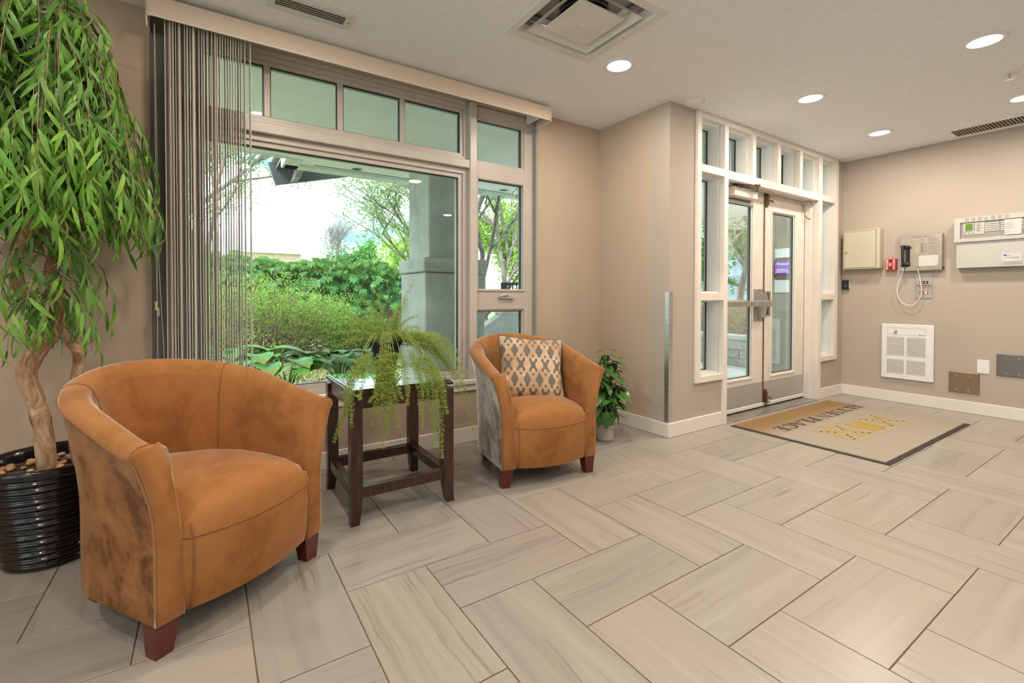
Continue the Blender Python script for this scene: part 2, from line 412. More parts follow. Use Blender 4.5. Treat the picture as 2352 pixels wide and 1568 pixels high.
# cushion: cut velvet trellis on grey satin (local x, z)
a = Mat('cushion_print', (.5, .3, .17), .7)
sx = a.n('ShaderNodeSeparateXYZ'); a.l(a.tc.outputs['Object'], sx.inputs[0])
U = a.math('MULTIPLY', sx.outputs[0], 2*PI/.078); V = a.math('MULTIPLY', sx.outputs[2], 2*PI/.19)
cu = a.math('COSINE', U); cv = a.math('COSINE', V); cu2 = a.math('COSINE', a.math('ADD', U, V)); cv2 = a.math('COSINE', a.math('MULTIPLY', V, 3)); cu3 = a.math('COSINE', a.math('SUBTRACT', a.math('MULTIPLY', U, 1), V))
s1 = a.math('MULTIPLY', cu, cv); s2 = a.math('MULTIPLY', a.math('MULTIPLY', a.math('COSINE', a.math('MULTIPLY', U, 2)), cv2), .55)
s3 = a.math('MULTIPLY', cv2, a.math('MULTIPLY', cu, .35))
tot = a.math('ADD', a.math('ADD', s1, s2), s3)
k = a.ramp(a.math('MULTIPLY', a.math('ADD', tot, 1.5), .333), [(.54, (0, 0, 0)), (.565, (1, 1, 1))])
ff = a.noise(a.coords(), 9, 4, .6)
vel = a.ramp(ff, [(.35, (.40, .24, .13)), (.6, (.58, .43, .30))])
a.color(a.mix(k, vel, (.14, .125, .10, 1))); a.set('Sheen Weight', .5); a.set('Sheen Roughness', .4)
inv = a.math('SUBTRACT', 1.0, k); a.bump(inv, .5, .004); M['cushion_print'] = a.m
plain('cushion_back', (.05, .05, .09), .6, var=.05)
# variegated house leaf
a = Mat('variegated', (.03, .12, .02), .28, spec=.6); v = a.coords((8, 30, 8), rnd=True); f = a.noise(v, 2.2, 4, .6)
a.color(a.ramp(f, [(.35, (.02, .085, .012)), (.58, (.06, .20, .03)), (.68, (.45, .58, .25))])); M['variegated'] = a.m
# ============================================================ STRUCTURE
def ring(mb, x0, x1, z0, z1, w, y0, y1, b=0):
    mb.box(x0, x0+w, y0, y1, z0, z1, b); mb.box(x1-w, x1, y0, y1, z0, z1, b)
    mb.box(x0+w, x1-w, y0, y1, z0, z0+w, b); mb.box(x0+w, x1-w, y0, y1, z1-w, z1, b); return mb
# floor slab (grout) with every porcelain tile a piece of its own
fl = MB(); fl.box(-2.2, 5.778, -3.0, YD, -.06, -.003); fl.box(-2.2, XC, YD, YW, -.06, -.003); fl.box(3.6, 5.185, YD, 2.40, -.06, -.003)
floor = struct(fl.build('floor', M['grout']))
GX, GY, G = .4114, .4993, .3
regions = [(-2.2, 5.778, -3.0, YD), (-2.2, XC, YD, YW)]
gap = .0019
far = MB()
fwd = Vector((math.sin(_yaw), math.cos(_yaw)))
def clip_poly(x0, x1, y0, y1):
    out = []
    for rx0, rx1, ry0, ry1 in regions:
        a, b, c, d = max(x0, rx0), min(x1, rx1), max(y0, ry0), min(y1, ry1)
        if b-a > .004 and d-c > .004: out.append((a, b, c, d))
    return out
tiles = []
for i in range(-30, 31):
    for j in range(-30, 31):
        tiles.append((i+2*j, 4-i+2*j, 2, 1)); tiles.append((i+2*j, 2-i+2*j, 1, 2))
for gx, gy, w, h in tiles:
    x0 = GX+gx*G+gap; y0 = GY+gy*G+gap; x1 = x0+w*G-2*gap; y1 = y0+h*G-2*gap
    if x1 < -2.2 or x0 > 5.8 or y1 < -3 or y0 > 3: continue
    rects = clip_poly(x0, x1, y0, y1)
    if not rects: continue
    # merge the two pieces of a tile that crosses the line between the two floor regions
    if len(rects) == 2 and abs(rects[0][0]-rects[1][0]) < 1e-6 and abs(rects[0][1]-rects[1][1]) < 1e-6:
        rects = [(rects[0][0], rects[0][1], min(rects[0][2], rects[1][2]), max(rects[0][3], rects[1][3]))]
    cx, cy = (x0+x1)/2, (y0+y1)/2
    vis = cx*fwd.x+cy*fwd.y > .9 and abs(cx*fwd.y-cy*fwd.x) < 1.15*(cx*fwd.x+cy*fwd.y)+.5
    if not vis:
        for a, b, c, d in rects: far.box(a, b, c, d, -.003, 0)
        continue
    mb = MB()
    for a, b, c, d in rects:
        if w == 2: mb.box(a-cx, b-cx, c-cy, d-cy, -.003, 0, .0008)
        else: mb.box(c-cy, d-cy, -(b-cx), -(a-cx), -.003, 0, .0008)
    o = mb.build('tile', M['tile'], floor, loc=(cx, cy, 0), rot=(0, 0, 0 if w == 2 else PI/2))
o = far.build('tile_field', M['tile'], floor); o['kind'] = 'stuff'

# ceiling with a hole for the square diffuser
DX0, DX1, DY0, DY1 = 1.375, 1.975, 1.56, 2.16
ce = MB(); t0, t1 = H, H+.12
e = .03
ce.box(-2.35, DX0+e, -3.15, YD+.17, t0, t1); ce.box(DX1-e, 5.93, -3.15, YD+.17, t0, t1)
ce.box(DX0+e, DX1-e, -3.15, DY0+e, t0, t1); ce.box(DX0+e, DX1-e, DY1-e, YD+.17, t0, t1)
ce.box(-2.35, 3.03, YD+.17, 3.13, t0, t1)
ce.box(DX0, DX1, DY0, DY1, t1, t1+.02)
struct(ce.build('ceiling', M['ceiling_paint']))

# window wall with its opening, bull-nosed at the jambs
WX0, WX1, WZ0, WZ1 = -.190, 2.205, .42, 2.47
wl = MB(); wl.box(-2.35, WX0-.03, YW, 3.13, -.06, H); wl.box(WX1, 3.03, YW, 3.13, -.06, H)
wl.box(WX0-.03, WX1, YW, 3.13, -.06, WZ0); wl.box(WX0-.03, WX1, YW, 3.13, WZ1, H)
wl.box(WX0-.03, WX0, YW+.03, 3.13, WZ0, WZ1)
pts = [(WX0-.03, YW)]+[(WX0-.03+.03*math.sin(a), YW+.03-.03*math.cos(a)) for a in [k*PI/12 for k in range(1, 7)]]+[(WX0-.03, YW+.03)]
wl.prism(pts, 'z', WZ0, WZ1)
struct(wl.build('wall_back', M['wall_paint']))
wr = MB(); wr.box(XC, 3.03, YD+.17, YW, -.06, H); struct(wr.build('wall_return', M['wall_paint']))
we = MB(); we.box(XC, 3.187, YD, YD+.17, -.06, H); we.box(3.187, 3.546, YD, YD+.17, -.06, .376)
we.box(5.253, 5.615, YD, YD+.17, -.06, .39); we.box(5.615, 5.778, YD, YD+.17, -.06, H)
struct(we.build('wall_front', M['wall_daylit']))
struct(bx('wall_right', M['wall_daylit'], None, XR, 5.93, -3.15, YD+.17, -.06, H))
wlf = MB(); wlf.box(-2.35, -2.2, -3.15, -2.8, -.06, H); wlf.box(-2.35, -2.2, 1.6, YW, -.06, H); wlf.box(-2.35, -2.2, -2.8, 1.6, -.06, .25); wlf.box(-2.35, -2.2, -2.8, 1.6, 2.42, H)  # opening added to let fill light in
struct(wlf.build('wall_left', M['wall_paint']))
w3 = sroot('fill_window')      # unseen glazing added on the left to brighten ceiling and walls
for k in range(3):
    a = -2.8+1.4667*k; g = MB()
    for q in ((a, a+.06, .25, 2.42), (a+1.407, a+1.4667, .25, 2.42), (a, a+1.4667, .25, .31), (a, a+1.4667, 2.36, 2.42)): g.box(-2.32, -2.24, *q)
    g.build('frame', M['vinyl'], w3); bx('pane', M['window_glass'], w3, -2.28, -2.276, a+.06, a+1.407, .31, 2.36)
struct(bx('sun_block_roof', M['soffit'], None, -4.9, -2.36, -4, 2.6, 2.55, 2.65)); struct(bx('bounce_ground', M['paver'], None, -14, -2.36, -12, 2.9, -.2, -.08))  # added overhang keeps sun off the added window, pale ground bounces light
struct(bx('wall_rear', M['wall_paint'], None, -2.2, XR, -3.15, -3.0, -.06, H))
# baseboards
def baseboard(name, x0, x1, y0, y1, h=.108): return struct(bx(name, M['white_trim'], None, x0, x1, y0, y1, 0.0005, h, .003))
baseboard('baseboard_back', -2.2, XC-.016, YW-.016, YW)
baseboard('baseboard_return', XC-.016, XC, YD, YW)
baseboard('baseboard_front', XC-.016, 3.546, YD-.016, YD)
baseboard('baseboard_front_right', 5.253, XR-.016, YD-.016, YD)
baseboard('baseboard_right', XR-.016, XR, -3, YD)
baseboard('baseboard_left', -2.2, -2.184, -3, YW-.016)
# stainless corner guard
g = MB(); g.box(XC-.0025, XC, YD-.0025, YD+.036, .109, 1.09); g.box(XC, XC+.042, YD-.0025, YD, .109, 1.09)
tag(g.build('corner_guard', M['guard']), 'tall brushed metal guard strip on the outer wall corner left of the entrance', 'corner guard')

# ------------------------------------------------------------ window_1: big picture window with transom and side lites
win = sroot('window_1')
yF = 3.03
V = M['vinyl']
def stepring(name, x0, x1, z0, z1, w, yf=yF):
    mb = MB(); ring(mb, x0, x1, z0, z1, w*.55, yf, 3.115, .0015); ring(mb, x0+w*.55, x1-w*.55, z0+w*.55, z1-w*.55, w*.45, yf+.016, 3.115, .0015)
    return mb.build(name, V, win)
def lite(x0, x1, z0, z1):
    p = bx('pane', M['window_glass'], win, x0, x1, 3.078, 3.082, z0, z1)
    mb = MB(); ring(mb, x0-.002, x1+.002, z0-.002, z1+.002, .007, 3.060, 3.078); mb.build('gasket', M['gasket'], p)
stepring('picture_frame', -.165, 1.604, .452, 1.985, .066)
lite(-.10, 1.538, .517, 1.920)
stepring('transom_frame', -.165, 1.604, 2.045, 2.445, .052)
for a, b in ((-.112, .285), (.32, .695), (.73, 1.10), (1.135, 1.55)): lite(a, b, 2.098, 2.392)
for a in (.285, .695, 1.10): bx('muntin', V, win, a, a+.035, yF+.016, 3.10, 2.096, 2.394, .004)
bx('transom_ledge', V, win, -.165, 1.604, 2.992, 3.115, 1.986, 2.044, .003)
bx('mullion', V, win, 1.605, 1.660, 2.988, 3.115, .452, 2.465, .003)
mb = MB(); mb.box(1.661, 1.676, yF, 3.115, .452, 2.465); mb.box(2.108, 2.205, yF, 3.115, .452, 2.465, .002)
mb.build('side_frame', V, win)
for n, (a, b) in (('head_rail', (2.385, 2.465)), ('upper_rail', (1.945, 2.055)), ('lower_rail', (.955, 1.095)), ('bottom_rail', (.452, .515))):
    bx(n, V, win, 1.676, 2.108, yF, 3.115, a, b, .002)
bx('head_frame', V, win, -.19, 1.604, yF-.012, 3.115, 2.446, 2.47, .002)
lite(1.690, 2.094, 2.07, 2.372); lite(1.690, 2.094, 1.108, 1.930); lite(1.690, 2.094, .525, .942)
mb = MB(); ring(mb, 1.676, 2.108, 2.055, 2.385, .014, yF+.014, 3.1); ring(mb, 1.676, 2.108, .515, .955, .012, yF+.014, 3.1); mb.build('glazing_bead', V, win)
mb = MB(); ring(mb, 1.670, 2.114, 1.094, 1.947, .018, yF-.010, 3.1, .003); mb.build('opening_sash', V, win)
# curved sash handle
hb = MB(); prof = []
for k in range(13):
    t = k/12; x = 1.872+.125*t
    prof.append((x, yF-.018-.014*math.sin(PI*min(1, t*1.5)), 1.056+.012*math.sin(PI*min(1, t*1.4))))
hb.tube(prof, [.011-.005*k/12 for k in range(13)], 8); hb.box(1.870, 1.925, yF-.022, yF+.001, 1.040, 1.062, .003); hb.box(1.880, 2.005, yF-.026, yF-.006, 1.038, 1.050, .003)
sharp(hb.build('window_handle', V, win))
mb = MB(); mb.prism([(-.232, YW-.0015), (-.226, YW-.006), (-.214, YW-.009), (-.168, YW-.009), (-.168, YW+.04), (-.19, YW+.04), (-.19, YW+.001), (-.232, YW+.001)], 'z', .452, 2.47); sharp(mb.build('reveal_shade', M['shade_grey'], win, fix=True))  # dark strip standing in for backlit shade at the left jamb
bx('reveal_shade', M['shade_pale'], win, 2.188, 2.206, YW-.004, YW+.045, .452, 2.465, .002)  # paler strip standing in for shade at the right jamb
bx('window_sill', M['white_trim'], win, -.21, 2.225, YW-.022, 3.02, .420, .451, .003)
bx('sill_apron', M['white_trim'], win, -.20, 2.215, YW-.012, YW, .374, .420, .002)

# ------------------------------------------------------------ window_2: white glazed screen round the entrance doors
scr = sroot('window_2')
GWm, JW = M['grid_white'], M['jamb_white']
y0, y1 = 2.226, 2.275
ZT, ZR0, ZR1 = 2.457, 2.035, 2.095
XS = [(3.187, 3.24), (3.546, 3.60), (3.962, 4.013), (4.378, 4.431), (4.783, 4.842), (5.185, 5.253), (5.539, 5.615)]
for k, (a, b) in enumerate(XS):
    z0 = {0: .376, 1: 0.001, 5: 0.001, 6: .39}.get(k, ZR1)
    bx('stile', GWm, scr, a, b, y0, y1, z0, H-.001 if k in (0, 6) else ZT, .002)
    if k in (1, 5): bx('deep_stile', GWm, scr, a+.003, b-.003, y1, 2.415, z0, ZT)
    elif 1 < k < 5: bx('deep_stile', GWm, scr, a+.003, b-.003, y1, 2.415, ZR1, ZT)
    else: bx('deep_stile', GWm, scr, a+.003, b-.003, y1, 2.415, z0, ZT)
bx('head_rail', GWm, scr, 3.24, 5.539, y0, y1, ZT, H-.001, .002); bx('head_block', GWm, scr, 3.19, 5.612, y1, 2.415, ZT, H-.001)
bx('door_head', GWm, scr, 3.60, 5.185, y0, y1, ZR0-.01, ZR1, .002); bx('door_head_block', GWm, scr, 3.60, 5.185, y1, 2.415, ZR0+.004, ZR1)
lites2 = []
for a, b in ((3.24, 3.546), (5.253, 5.539)):
    bx('cross_rail', GWm, scr, a, b, y0, y1, ZR0, ZR1, .002); bx('cross_rail', GWm, scr, a, b, y0, y1, 1.025, 1.086, .002)
    bz = .376 if a < 4 else .39
    bx('bottom_rail', GWm, scr, a, b, y0, y1, bz, bz+.05, .002)
    bx('cross_block', GWm, scr, a, b, y1, 2.415, ZR0+.003, ZR1-.003); bx('cross_block', GWm, scr, a, b, y1, 2.415, 1.028, 1.083); bx('cross_block', GWm, scr, a, b, y1, 2.415, bz, bz+.047)
    lites2 += [(a, b, 1.086, ZR0), (a, b, bz+.05, 1.025)]
for k in range(6): lites2.append((XS[k][1], XS[k+1][0], ZR1, ZT))
for a, b, c, d in lites2:
    j = MB(); ring(j, a-.001, b+.001, c-.001, d+.001, .013, y1+.002, 2.392); j = j.build('jamb_lining', JW, scr)
    ring(g := MB(), a+.012, b-.012, c+.012, d-.012, .006, 2.378, 2.388); g.build('gasket', M['gasket'], j)
    bx('pane', M['window_glass'], scr, a+.010, b-.010, 2.392, 2.396, c+.010, d-.010)
# door stops on the jamb
bx('door_stop', GWm, scr, 5.172, 5.186, 2.30, 2.355, .002, ZR0, .002)
bx('door_stop', GWm, scr, 3.60, 5.172, 2.33, 2.342, 2.027, ZR0+.004, .002)
bx('threshold', M['threshold'], scr, 3.60, 5.185, 2.222, 2.415, -.0025, .009, .003)
bx('threshold_strip', M['guard'], scr, 3.60, 5.185, 2.232, 2.25, .009, .0115)
bx('sweep_gap', M['dark_gap'], scr, 3.60, 5.185, 2.37, 2.41, .009, .022)

def leaf_door(name, x0, x1, gx0, gx1, gz0, gz1):
    d = sroot(name); Y0, Y1 = 2.36, 2.405; P = M['door_paint']
    bx('stile', P, d, x0, gx0, Y0, Y1, .022, 2.027, .0015); bx('stile', P, d, gx1, x1, Y0, Y1, .022, 2.027, .0015)
    bx('rail', P, d, gx0, gx1, Y0, Y1, .022, gz0, .0015); bx('rail', P, d, gx0, gx1, Y0, Y1, gz1, 2.027, .0015)
    g = MB(); ring(g, gx0-.016, gx1+.016, gz0-.016, gz1+.016, .018, Y0-.008, Y0+.002, .003); g.build('glazing_bead', GWm, d)
    p = bx('pane', M['window_glass'], d, gx0, gx1, 2.380, 2.384, gz0, gz1)
    g = MB(); ring(g, gx0-.001, gx1+.001, gz0-.001, gz1+.001, .012, 2.366, 2.380); g.build('gasket', M['plastic_white'], p)
    g = MB(); ring(g, gx0+.011, gx1-.011, gz0+.011, gz1-.011, .006, 2.372, 2.380); g.build('gasket', M['gasket'], p)
    k = bx('kick_plate', M['kick'], d, x0+.012, x1-.012, Y0-.0025, Y0, .058, .252)
    s = MB(); n = 7
    for i in range(n):
        x = x0+.025+(x1-x0-.05)*i/(n-1)
        for z in (.066, .244): s.box(x-.0035, x+.0035, Y0-.005, Y0-.0025, z-.0035, z+.0035, .001)
    s.build('screw_row', M['dark_steel'], k)
    bx('door_sweep', M['plastic_white'], d, x0+.004, x1-.004, Y0-.012, Y0, .022, .054, .003)
    return d
d1 = leaf_door('door_1', 3.604, 4.392, 3.80, 4.196, .31, 1.895)
d2 = leaf_door('door_2', 4.404, 5.170, 4.535, 4.972, .30, 1.87)
bx('astragal', M['brass_dark'], d1, 4.388, 4.4, 2.352, 2.40, .022, 2.027)
# exit device on the left door
ST = M['steel']
bx('backing_plate', M['steel_dull'], d1, 4.228, 4.386, 2.357, 2.36, .826, 1.125, .001)
bx('strike_plate', M['steel_dull'], d2, 4.408, 4.520, 2.357, 2.36, .870, 1.108, .001)
pb = bx('panic_bar', M['steel'], d1, 3.62, 4.30, 2.268, 2.298, .968, 1.018, .006)
mb = MB(); mb.prism([(4.275, .925), (4.33, .925), (4.385, .985), (4.385, 1.005), (4.34, 1.10), (4.285, 1.10), (4.27, 1.02), (4.27, .975)], 'y', 2.30, 2.357)
mb.prism([(4.285, .862), (4.345, .862), (4.385, .985), (4.27, .985)], 'y', 2.31, 2.357); mb.box(4.31, 4.41, 2.275, 2.357, .965, 1.02, .004)
mb.build('latch_case', M['steel'], d1)
bx('strike', M['dark_steel'], d2, 4.41, 4.44, 2.325, 2.357, .885, 1.095, .002)
# closer
cl = bx('closer_body', M['door_paint'], d1, 3.80, 4.165, 2.292, 2.36, 1.928, 2.008, .003)
bx('closer_cover', M['steel'], d1, 3.80, 4.165, 2.296, 2.36, 1.916, 1.927, .001)
mb = MB(); mb.box(3.815, 3.90, 2.27, 2.32, 2.004, 2.026, .003); mb.tube([(3.86, 2.29, 2.018), (4.01, 2.21, 2.026)], .008, 8); mb.tube([(4.01, 2.21, 2.022), (4.16, 2.30, 2.0)], .009, 8)
mb.lathe([(0, -.01), (.022, -.01), (.022, .006), (0, .008)], 14, (4.01, 2.21, 2.022)); mb.tube([(3.9, 2.30, 2.0), (4.16, 2.31, 1.985)], .007, 8)
mb.build('closer_arm', M['brass_dark'], d1, smooth=True)
# flush bolts
def bolt(z0, z1, up):
    mb = MB(); mb.box(4.412, 4.446, 2.345, 2.36, z0, z1, .002); zz = z1-.03 if up else z0+.03
    mb.tube([(4.437, 2.335, z0+.02), (4.437, 2.335, z1+(.012 if up else -.02))], .005, 8)
    zm = (z0+z1)/2; mb.tube([(4.437, 2.335, zm), (4.487, 2.322, zm-.012)], .008, 8); mb.tube([(4.437, 2.335, zz), (4.47, 2.335, zz)], .006, 8)
    sharp(mb.build('flush_bolt', M['brass_dark'], d2))
bolt(1.900, 2.026, True); bolt(.024, .178, False)
# door cable loop
pts = []
for k in range(21):
    t = k/20; x = 5.12+.0*t; a = PI*t
    pts.append((5.118+.105*t+.03*math.sin(2*PI*t)*-1, 2.352-.09*t, 2.005-.155*math.sin(a)**.8))
mb = MB().tube(pts, .0055, 8); mb.build('cable_loop', M['copper_cable'], d2, smooth=True)
mb = MB(); mb.tube([(5.118, 2.352, 2.0), (5.118, 2.352, 2.026)], .010, 10); mb.tube([(5.223-.055, 2.275, 2.0), (5.168, 2.275, 2.026)], .010, 10)
mb.build('cable_end', M['chrome'], d2, smooth=True)
# ============================================================ CEILING FITTINGS
def down_lamp(x, y, label, inview=True):
    t = thing('recessed_ceiling_lamp', label, 'ceiling lamp', (x, y, H), 0, 'recessed round lamps in the ceiling')
    mb = MB(); mb.lathe([(.072, -.001), (.074, -.006), (.088, -.007), (.096, -.003), (.097, .0)], 40); mb.build('trim_ring', M['plastic_white'], t, smooth=True)
    mb = MB(); mb.lathe([(0, -.0045), (.04, -.0045), (.0735, -.003)], 40); mb.build('lens', M['lamp_lens'], t, smooth=True, fix=True)
    ld = bpy.data.lights.new('lamp_light', 'AREA'); ld.shape = 'DISK'; ld.size = .14; ld.energy = LAMP_W; ld.color = LAMP_C
    lo = bpy.data.objects.new('lamp_light', ld); C.objects.link(lo); lo.parent = t; lo.location = (0, 0, -.012)
    return t
for x, y, lb in ((2.175, 2.085, 'lit round ceiling lamp beside the square air diffuser'), (3.70, 1.655, 'lit round ceiling lamp nearest the left side of the entrance screen'),
                 (3.69, .745, 'largest lit round ceiling lamp, high at the right of the photo'), (4.99, 1.665, 'smallest lit round ceiling lamp, just in front of the glass entrance'),
                 (4.98, .79, 'lit round ceiling lamp cut off by the right edge of the photo'),
                 (.36, 1.94, 'round ceiling lamp above the near armchair, seen mirrored in the window'), (2.2, .6, 'added round fill lamp out of view in the middle of the lobby'),  # lamps labelled added are unseen fill for ceiling and walls
                 (.36, .2, 'added round fill lamp out of view above the camera'), (-1.35, 1.94, 'added round fill lamp out of view above the potted tree'), (-1.35, .3, 'added round fill lamp out of view on the left'),
                 (-1.2, -1.4, 'added round fill lamp out of view at the back left'), (1.2, -1.5, 'added round fill lamp out of view at the back'), (3.6, -1.4, 'added round fill lamp out of view at the back right')):
    down_lamp(x, y, lb)
# square diffuser
df = thing('air_diffuser', 'large square white air diffuser with nested pyramids in the ceiling', 'air vent', (1.675, 1.86, H))
def sqring(mb, prof):  # prof: (half, z) list, square section
    vs = []; m = len(prof)
    for sx, sy in ((-1, -1), (1, -1), (1, 1), (-1, 1)):
        for r, z in prof: vs.append((sx*r, sy*r, z))
    fs = []
    for i in range(4):
        j = (i+1) % 4
        for k in range(m-1): fs.append((i*m+k, j*m+k, j*m+k+1, i*m+k+1))
    return mb.add(vs, fs)
VW = M['vent_white']
sqring(MB(), [(.302, .002), (.302, -.006), (.262, -.008), (.255, .0), (.235, .035), (.235, .10)]).build('outer_frame', VW, df, fix=True)
sqring(MB(), [(.215, -.006), (.216, -.010), (.145, .045), (.143, .042), (.215, -.0115)]).build('middle_cone', VW, df, fix=True)
mb = sqring(MB(), [(.148, -.004), (.149, -.012), (.001, -.014)]); sqring(mb, [(.148, -.004), (.09, .03)]); cp = mb.build('center_plate', VW, df, fix=True)
MB().lathe([(0, -.019), (.012, -.019), (.014, -.014)], 20).build('center_cap', VW, cp, smooth=True)
mb = MB(); mb.lathe([(.128, .03), (.128, .115), (0, .115)], 32); mb.build('duct_throat', M['dark'], df, smooth=True)
mb = MB(); mb.lathe([(.1285, .03), (.14, .03)], 32); mb.build('duct_collar', M['steel'], df, smooth=True)
for sx, sy in ((1, 1), (-1, 1), (1, -1), (-1, -1)):
    MB().tube([(sx*.14, sy*.14, .0), (sx*.23, sy*.23, .06)], .004, 6).build('support_wire', M['steel'], df)
MB().box(.277, .283, -.02, -.014, -.0095, -.007).build('screw', M['dark_steel'], df)
# slot vent
sv = thing('ceiling_slot_vent', 'narrow white louvred vent in the ceiling above the window blind', 'air vent', (.454, 2.538, H))
mb = MB(); L, Wd = .198, .071
mb.box(-L, L, -Wd, -Wd+.028, -.012, -.0002, .002); mb.box(-L, L, Wd-.028, Wd, -.012, -.0002, .002); mb.box(-L, -L+.035, -Wd+.028, Wd-.028, -.012, -.0002, .002); mb.box(L-.035, L, -Wd+.028, Wd-.028, -.012, -.0002, .002)
mb.build('frame', M['vent_light'], sv)
bx('back_plate', M['panel_mid'], sv, -L+.035, L-.035, -Wd+.028, Wd-.028, -.0015, -.0002)
for k in range(5):
    y = -.036+.018*k; MB().add([(-L+.034, y-.007, -.0105), (L-.034, y-.007, -.0105), (L-.034, y+.006, -.002), (-L+.034, y+.006, -.002), (-L+.034, y-.0055, -.0112), (L-.034, y-.0055, -.0112), (L-.034, y+.0075, -.0027), (-L+.034, y+.0075, -.0027)], [(0, 1, 2, 3), (7, 6, 5, 4), (0, 4, 5, 1), (2, 6, 7, 3)]).build('louvre', VW, sv)
MB().box(L-.02, L-.014, -.003, .003, -.0135, -.012).build('screw', M['dark_steel'], sv)
# round cover plate next to the column
cvp = thing('round_cover_plate', 'round blank white cover on the ceiling at the wall corner', 'cover plate', (3.045, 2.165, H))
MB().lathe([(0, -.016), (.045, -.015), (.068, -.009), (.074, -.0003)], 36).build('cover', M['ceiling_paint'], cvp, smooth=True, fix=True)
MB().lathe([(.0735, -.0035), (.0765, -.0035), (.0765, -.0002)], 36).build('rim', VW, cvp, smooth=True)
# sprinkler
sp = thing('fire_sprinkler', 'small pendent sprinkler head with red bulb below a white ceiling cup', 'sprinkler', (4.362, .76, H))
MB().lathe([(0, -.004), (.03, -.006), (.046, -.006), (.05, -.0005)], 28).build('escutcheon', M['plastic_white'], sp, smooth=True, fix=True)
mb = MB(); mb.tube([(-.006, 0, -.006), (-.016, 0, -.02), (-.008, 0, -.038)], .0025, 6); mb.tube([(.006, 0, -.006), (.016, 0, -.02), (.008, 0, -.038)], .0025, 6)
mb.lathe([(0, -.037), (.02, -.039), (.02, -.041), (0, -.041)], 14); mb.lathe([(0, -.02), (.008, -.018), (.009, -.005)], 12); mb.build('deflector_frame', M['chrome'], sp)
MB().lathe([(0, -.036), (.003, -.034), (.003, -.012), (0, -.01)], 8).build('bulb', M['red_plastic'], sp)
# long linear grille by the right wall
lg = thing('linear_ceiling_grille', 'long narrow linear grille in the ceiling along the right wall', 'air vent', (5.565, .35, H))
x0, x1, ya, yb = -.165, .165, -1.35, 1.005
mb = MB(); mb.box(x0, x0+.055, ya, yb, -.007, -.0002, .002); mb.box(x1-.055, x1, ya, yb, -.007, -.0002, .002); mb.box(x0+.055, x1-.055, yb-.045, yb, -.007, -.0002, .002); mb.box(x0+.055, x1-.055, ya, ya+.045, -.007, -.0002, .002)
mb.build('frame', M['ceiling_paint'], lg)
bx('back_plate', M['dark_gap'], lg, x0+.055, x1-.055, ya+.045, yb-.045, -.0012, -.0002)
for k in range(110):
    y = yb-.052-.0205*k
    if y < ya+.05: break
    bx('fin', M['steel_dull'], lg, x0+.056, x1-.056, y-.006, y+.004, -.0075, -.0013)

# ============================================================ VALANCE AND VERTICAL BLIND
vb = thing('vertical_blind', 'beige vertical blind drawn to the left under a ribbed fabric valance', 'window blind', (0, 0, 0))
VX0, VX1, VY, VZ0, VZ1 = -.232, 2.200, 2.785, 2.386, 2.480
pth = [(VX0, YW), (VX0, VY+.03)]+[(VX0+.03-.03*math.cos(a), VY+.03-.03*math.sin(a)) for a in (PI/8, PI/4, 3*PI/8)]+[(VX0+.03, VY), (VX1-.02, VY)]+[(VX1-.02+.02*math.sin(a), VY+.02-.02*math.cos(a)) for a in (PI/4,)]+[(VX1, VY+.02), (VX1, YW)]
def off(p, d):
    out = []
    for i, (x, y) in enumerate(p):
        a = p[max(i-1, 0)]; b = p[min(i+1, len(p)-1)]; t = Vector((b[0]-a[0], b[1]-a[1])); t.normalize(); out.append((x-t.y*d, y+t.x*d))
    return out
def strip(mb, p, q, z0, z1):
    n = len(p); vs = [(x, y, z0) for x, y in p]+[(x, y, z1) for x, y in p]+[(x, y, z0) for x, y in q]+[(x, y, z1) for x, y in q]; fs = []
    for i in range(n-1): fs += [(i, i+1, n+i+1, n+i), (2*n+i+1, 2*n+i, 3*n+i, 3*n+i+1), (i+1, i, 2*n+i, 2*n+i+1), (n+i, n+i+1, 3*n+i+1, 3*n+i)]
    fs += [(0, n, 3*n, 2*n), (n-1, 3*n-1, 4*n-1, 2*n-1)]
    return mb.add(vs, fs)
sharp(strip(MB(), pth, off(pth, .006), VZ0, VZ1).build('valance', M['valance_rib'], vb, fix=True))
sharp(strip(MB(), off(pth, -.0012), off(pth, .0072), VZ0-.003, VZ0+.001).build('valance_edging', M['plastic_white'], vb, fix=True))
bx('head_track', M['plastic_white'], vb, -.2, 2.17, 2.84, 2.885, 2.43, 2.47, .002)
bx('track_bracket', M['plastic_white'], vb, 2.10, 2.115, 2.81, YW-.0005, 2.40, 2.478)
mb = MB(); mb.prism([(2.80, 2.386), (2.83, 2.386), (2.81, 2.34), (2.802, 2.335)], 'x', -.229, -.226); mb.build('side_clip', M['plastic_white'], vb)
# 29 vanes stacked edge-on at the left of the window
rr = random.Random(5)
xs = [-.158+.0118*k for k in range(28)]+[.178, .204]
for k, x in enumerate(xs):
    ang = -math.atan2(x, 2.87)+(rr.uniform(.09, .15) if k < 15 else rr.uniform(.045, .085))*(1 if k % 5 else -.8)
    if k in (17, 20, 25): ang += .08
    mb = MB(); n = 7; wv = .089; vs = []; top, bot = 2.425, .53
    bow = .0022*(1 if rr.random() < .5 else -1)
    for z in (bot, top):
        for side in (0, 1):
            for i in range(n):
                u = -wv/2+wv*i/(n-1); c = bow*(1-(2*u/wv)**2)+(.0010 if side else -.0010); vs.append((c, u, z))
    fs = []
    for i in range(n-1):
        fs += [(i, 2*n+i, 2*n+i+1, i+1), (n+i+1, 3*n+i+1, 3*n+i, n+i)]
    fs += [(0, n, 3*n, 2*n), (n-1, 3*n-1, 4*n-1, 2*n-1)]
    mb.add(vs, fs); o = mb.build('vane', M['vane'], vb, loc=(x, 2.866, 0), rot=(0, 0, ang), smooth=False)
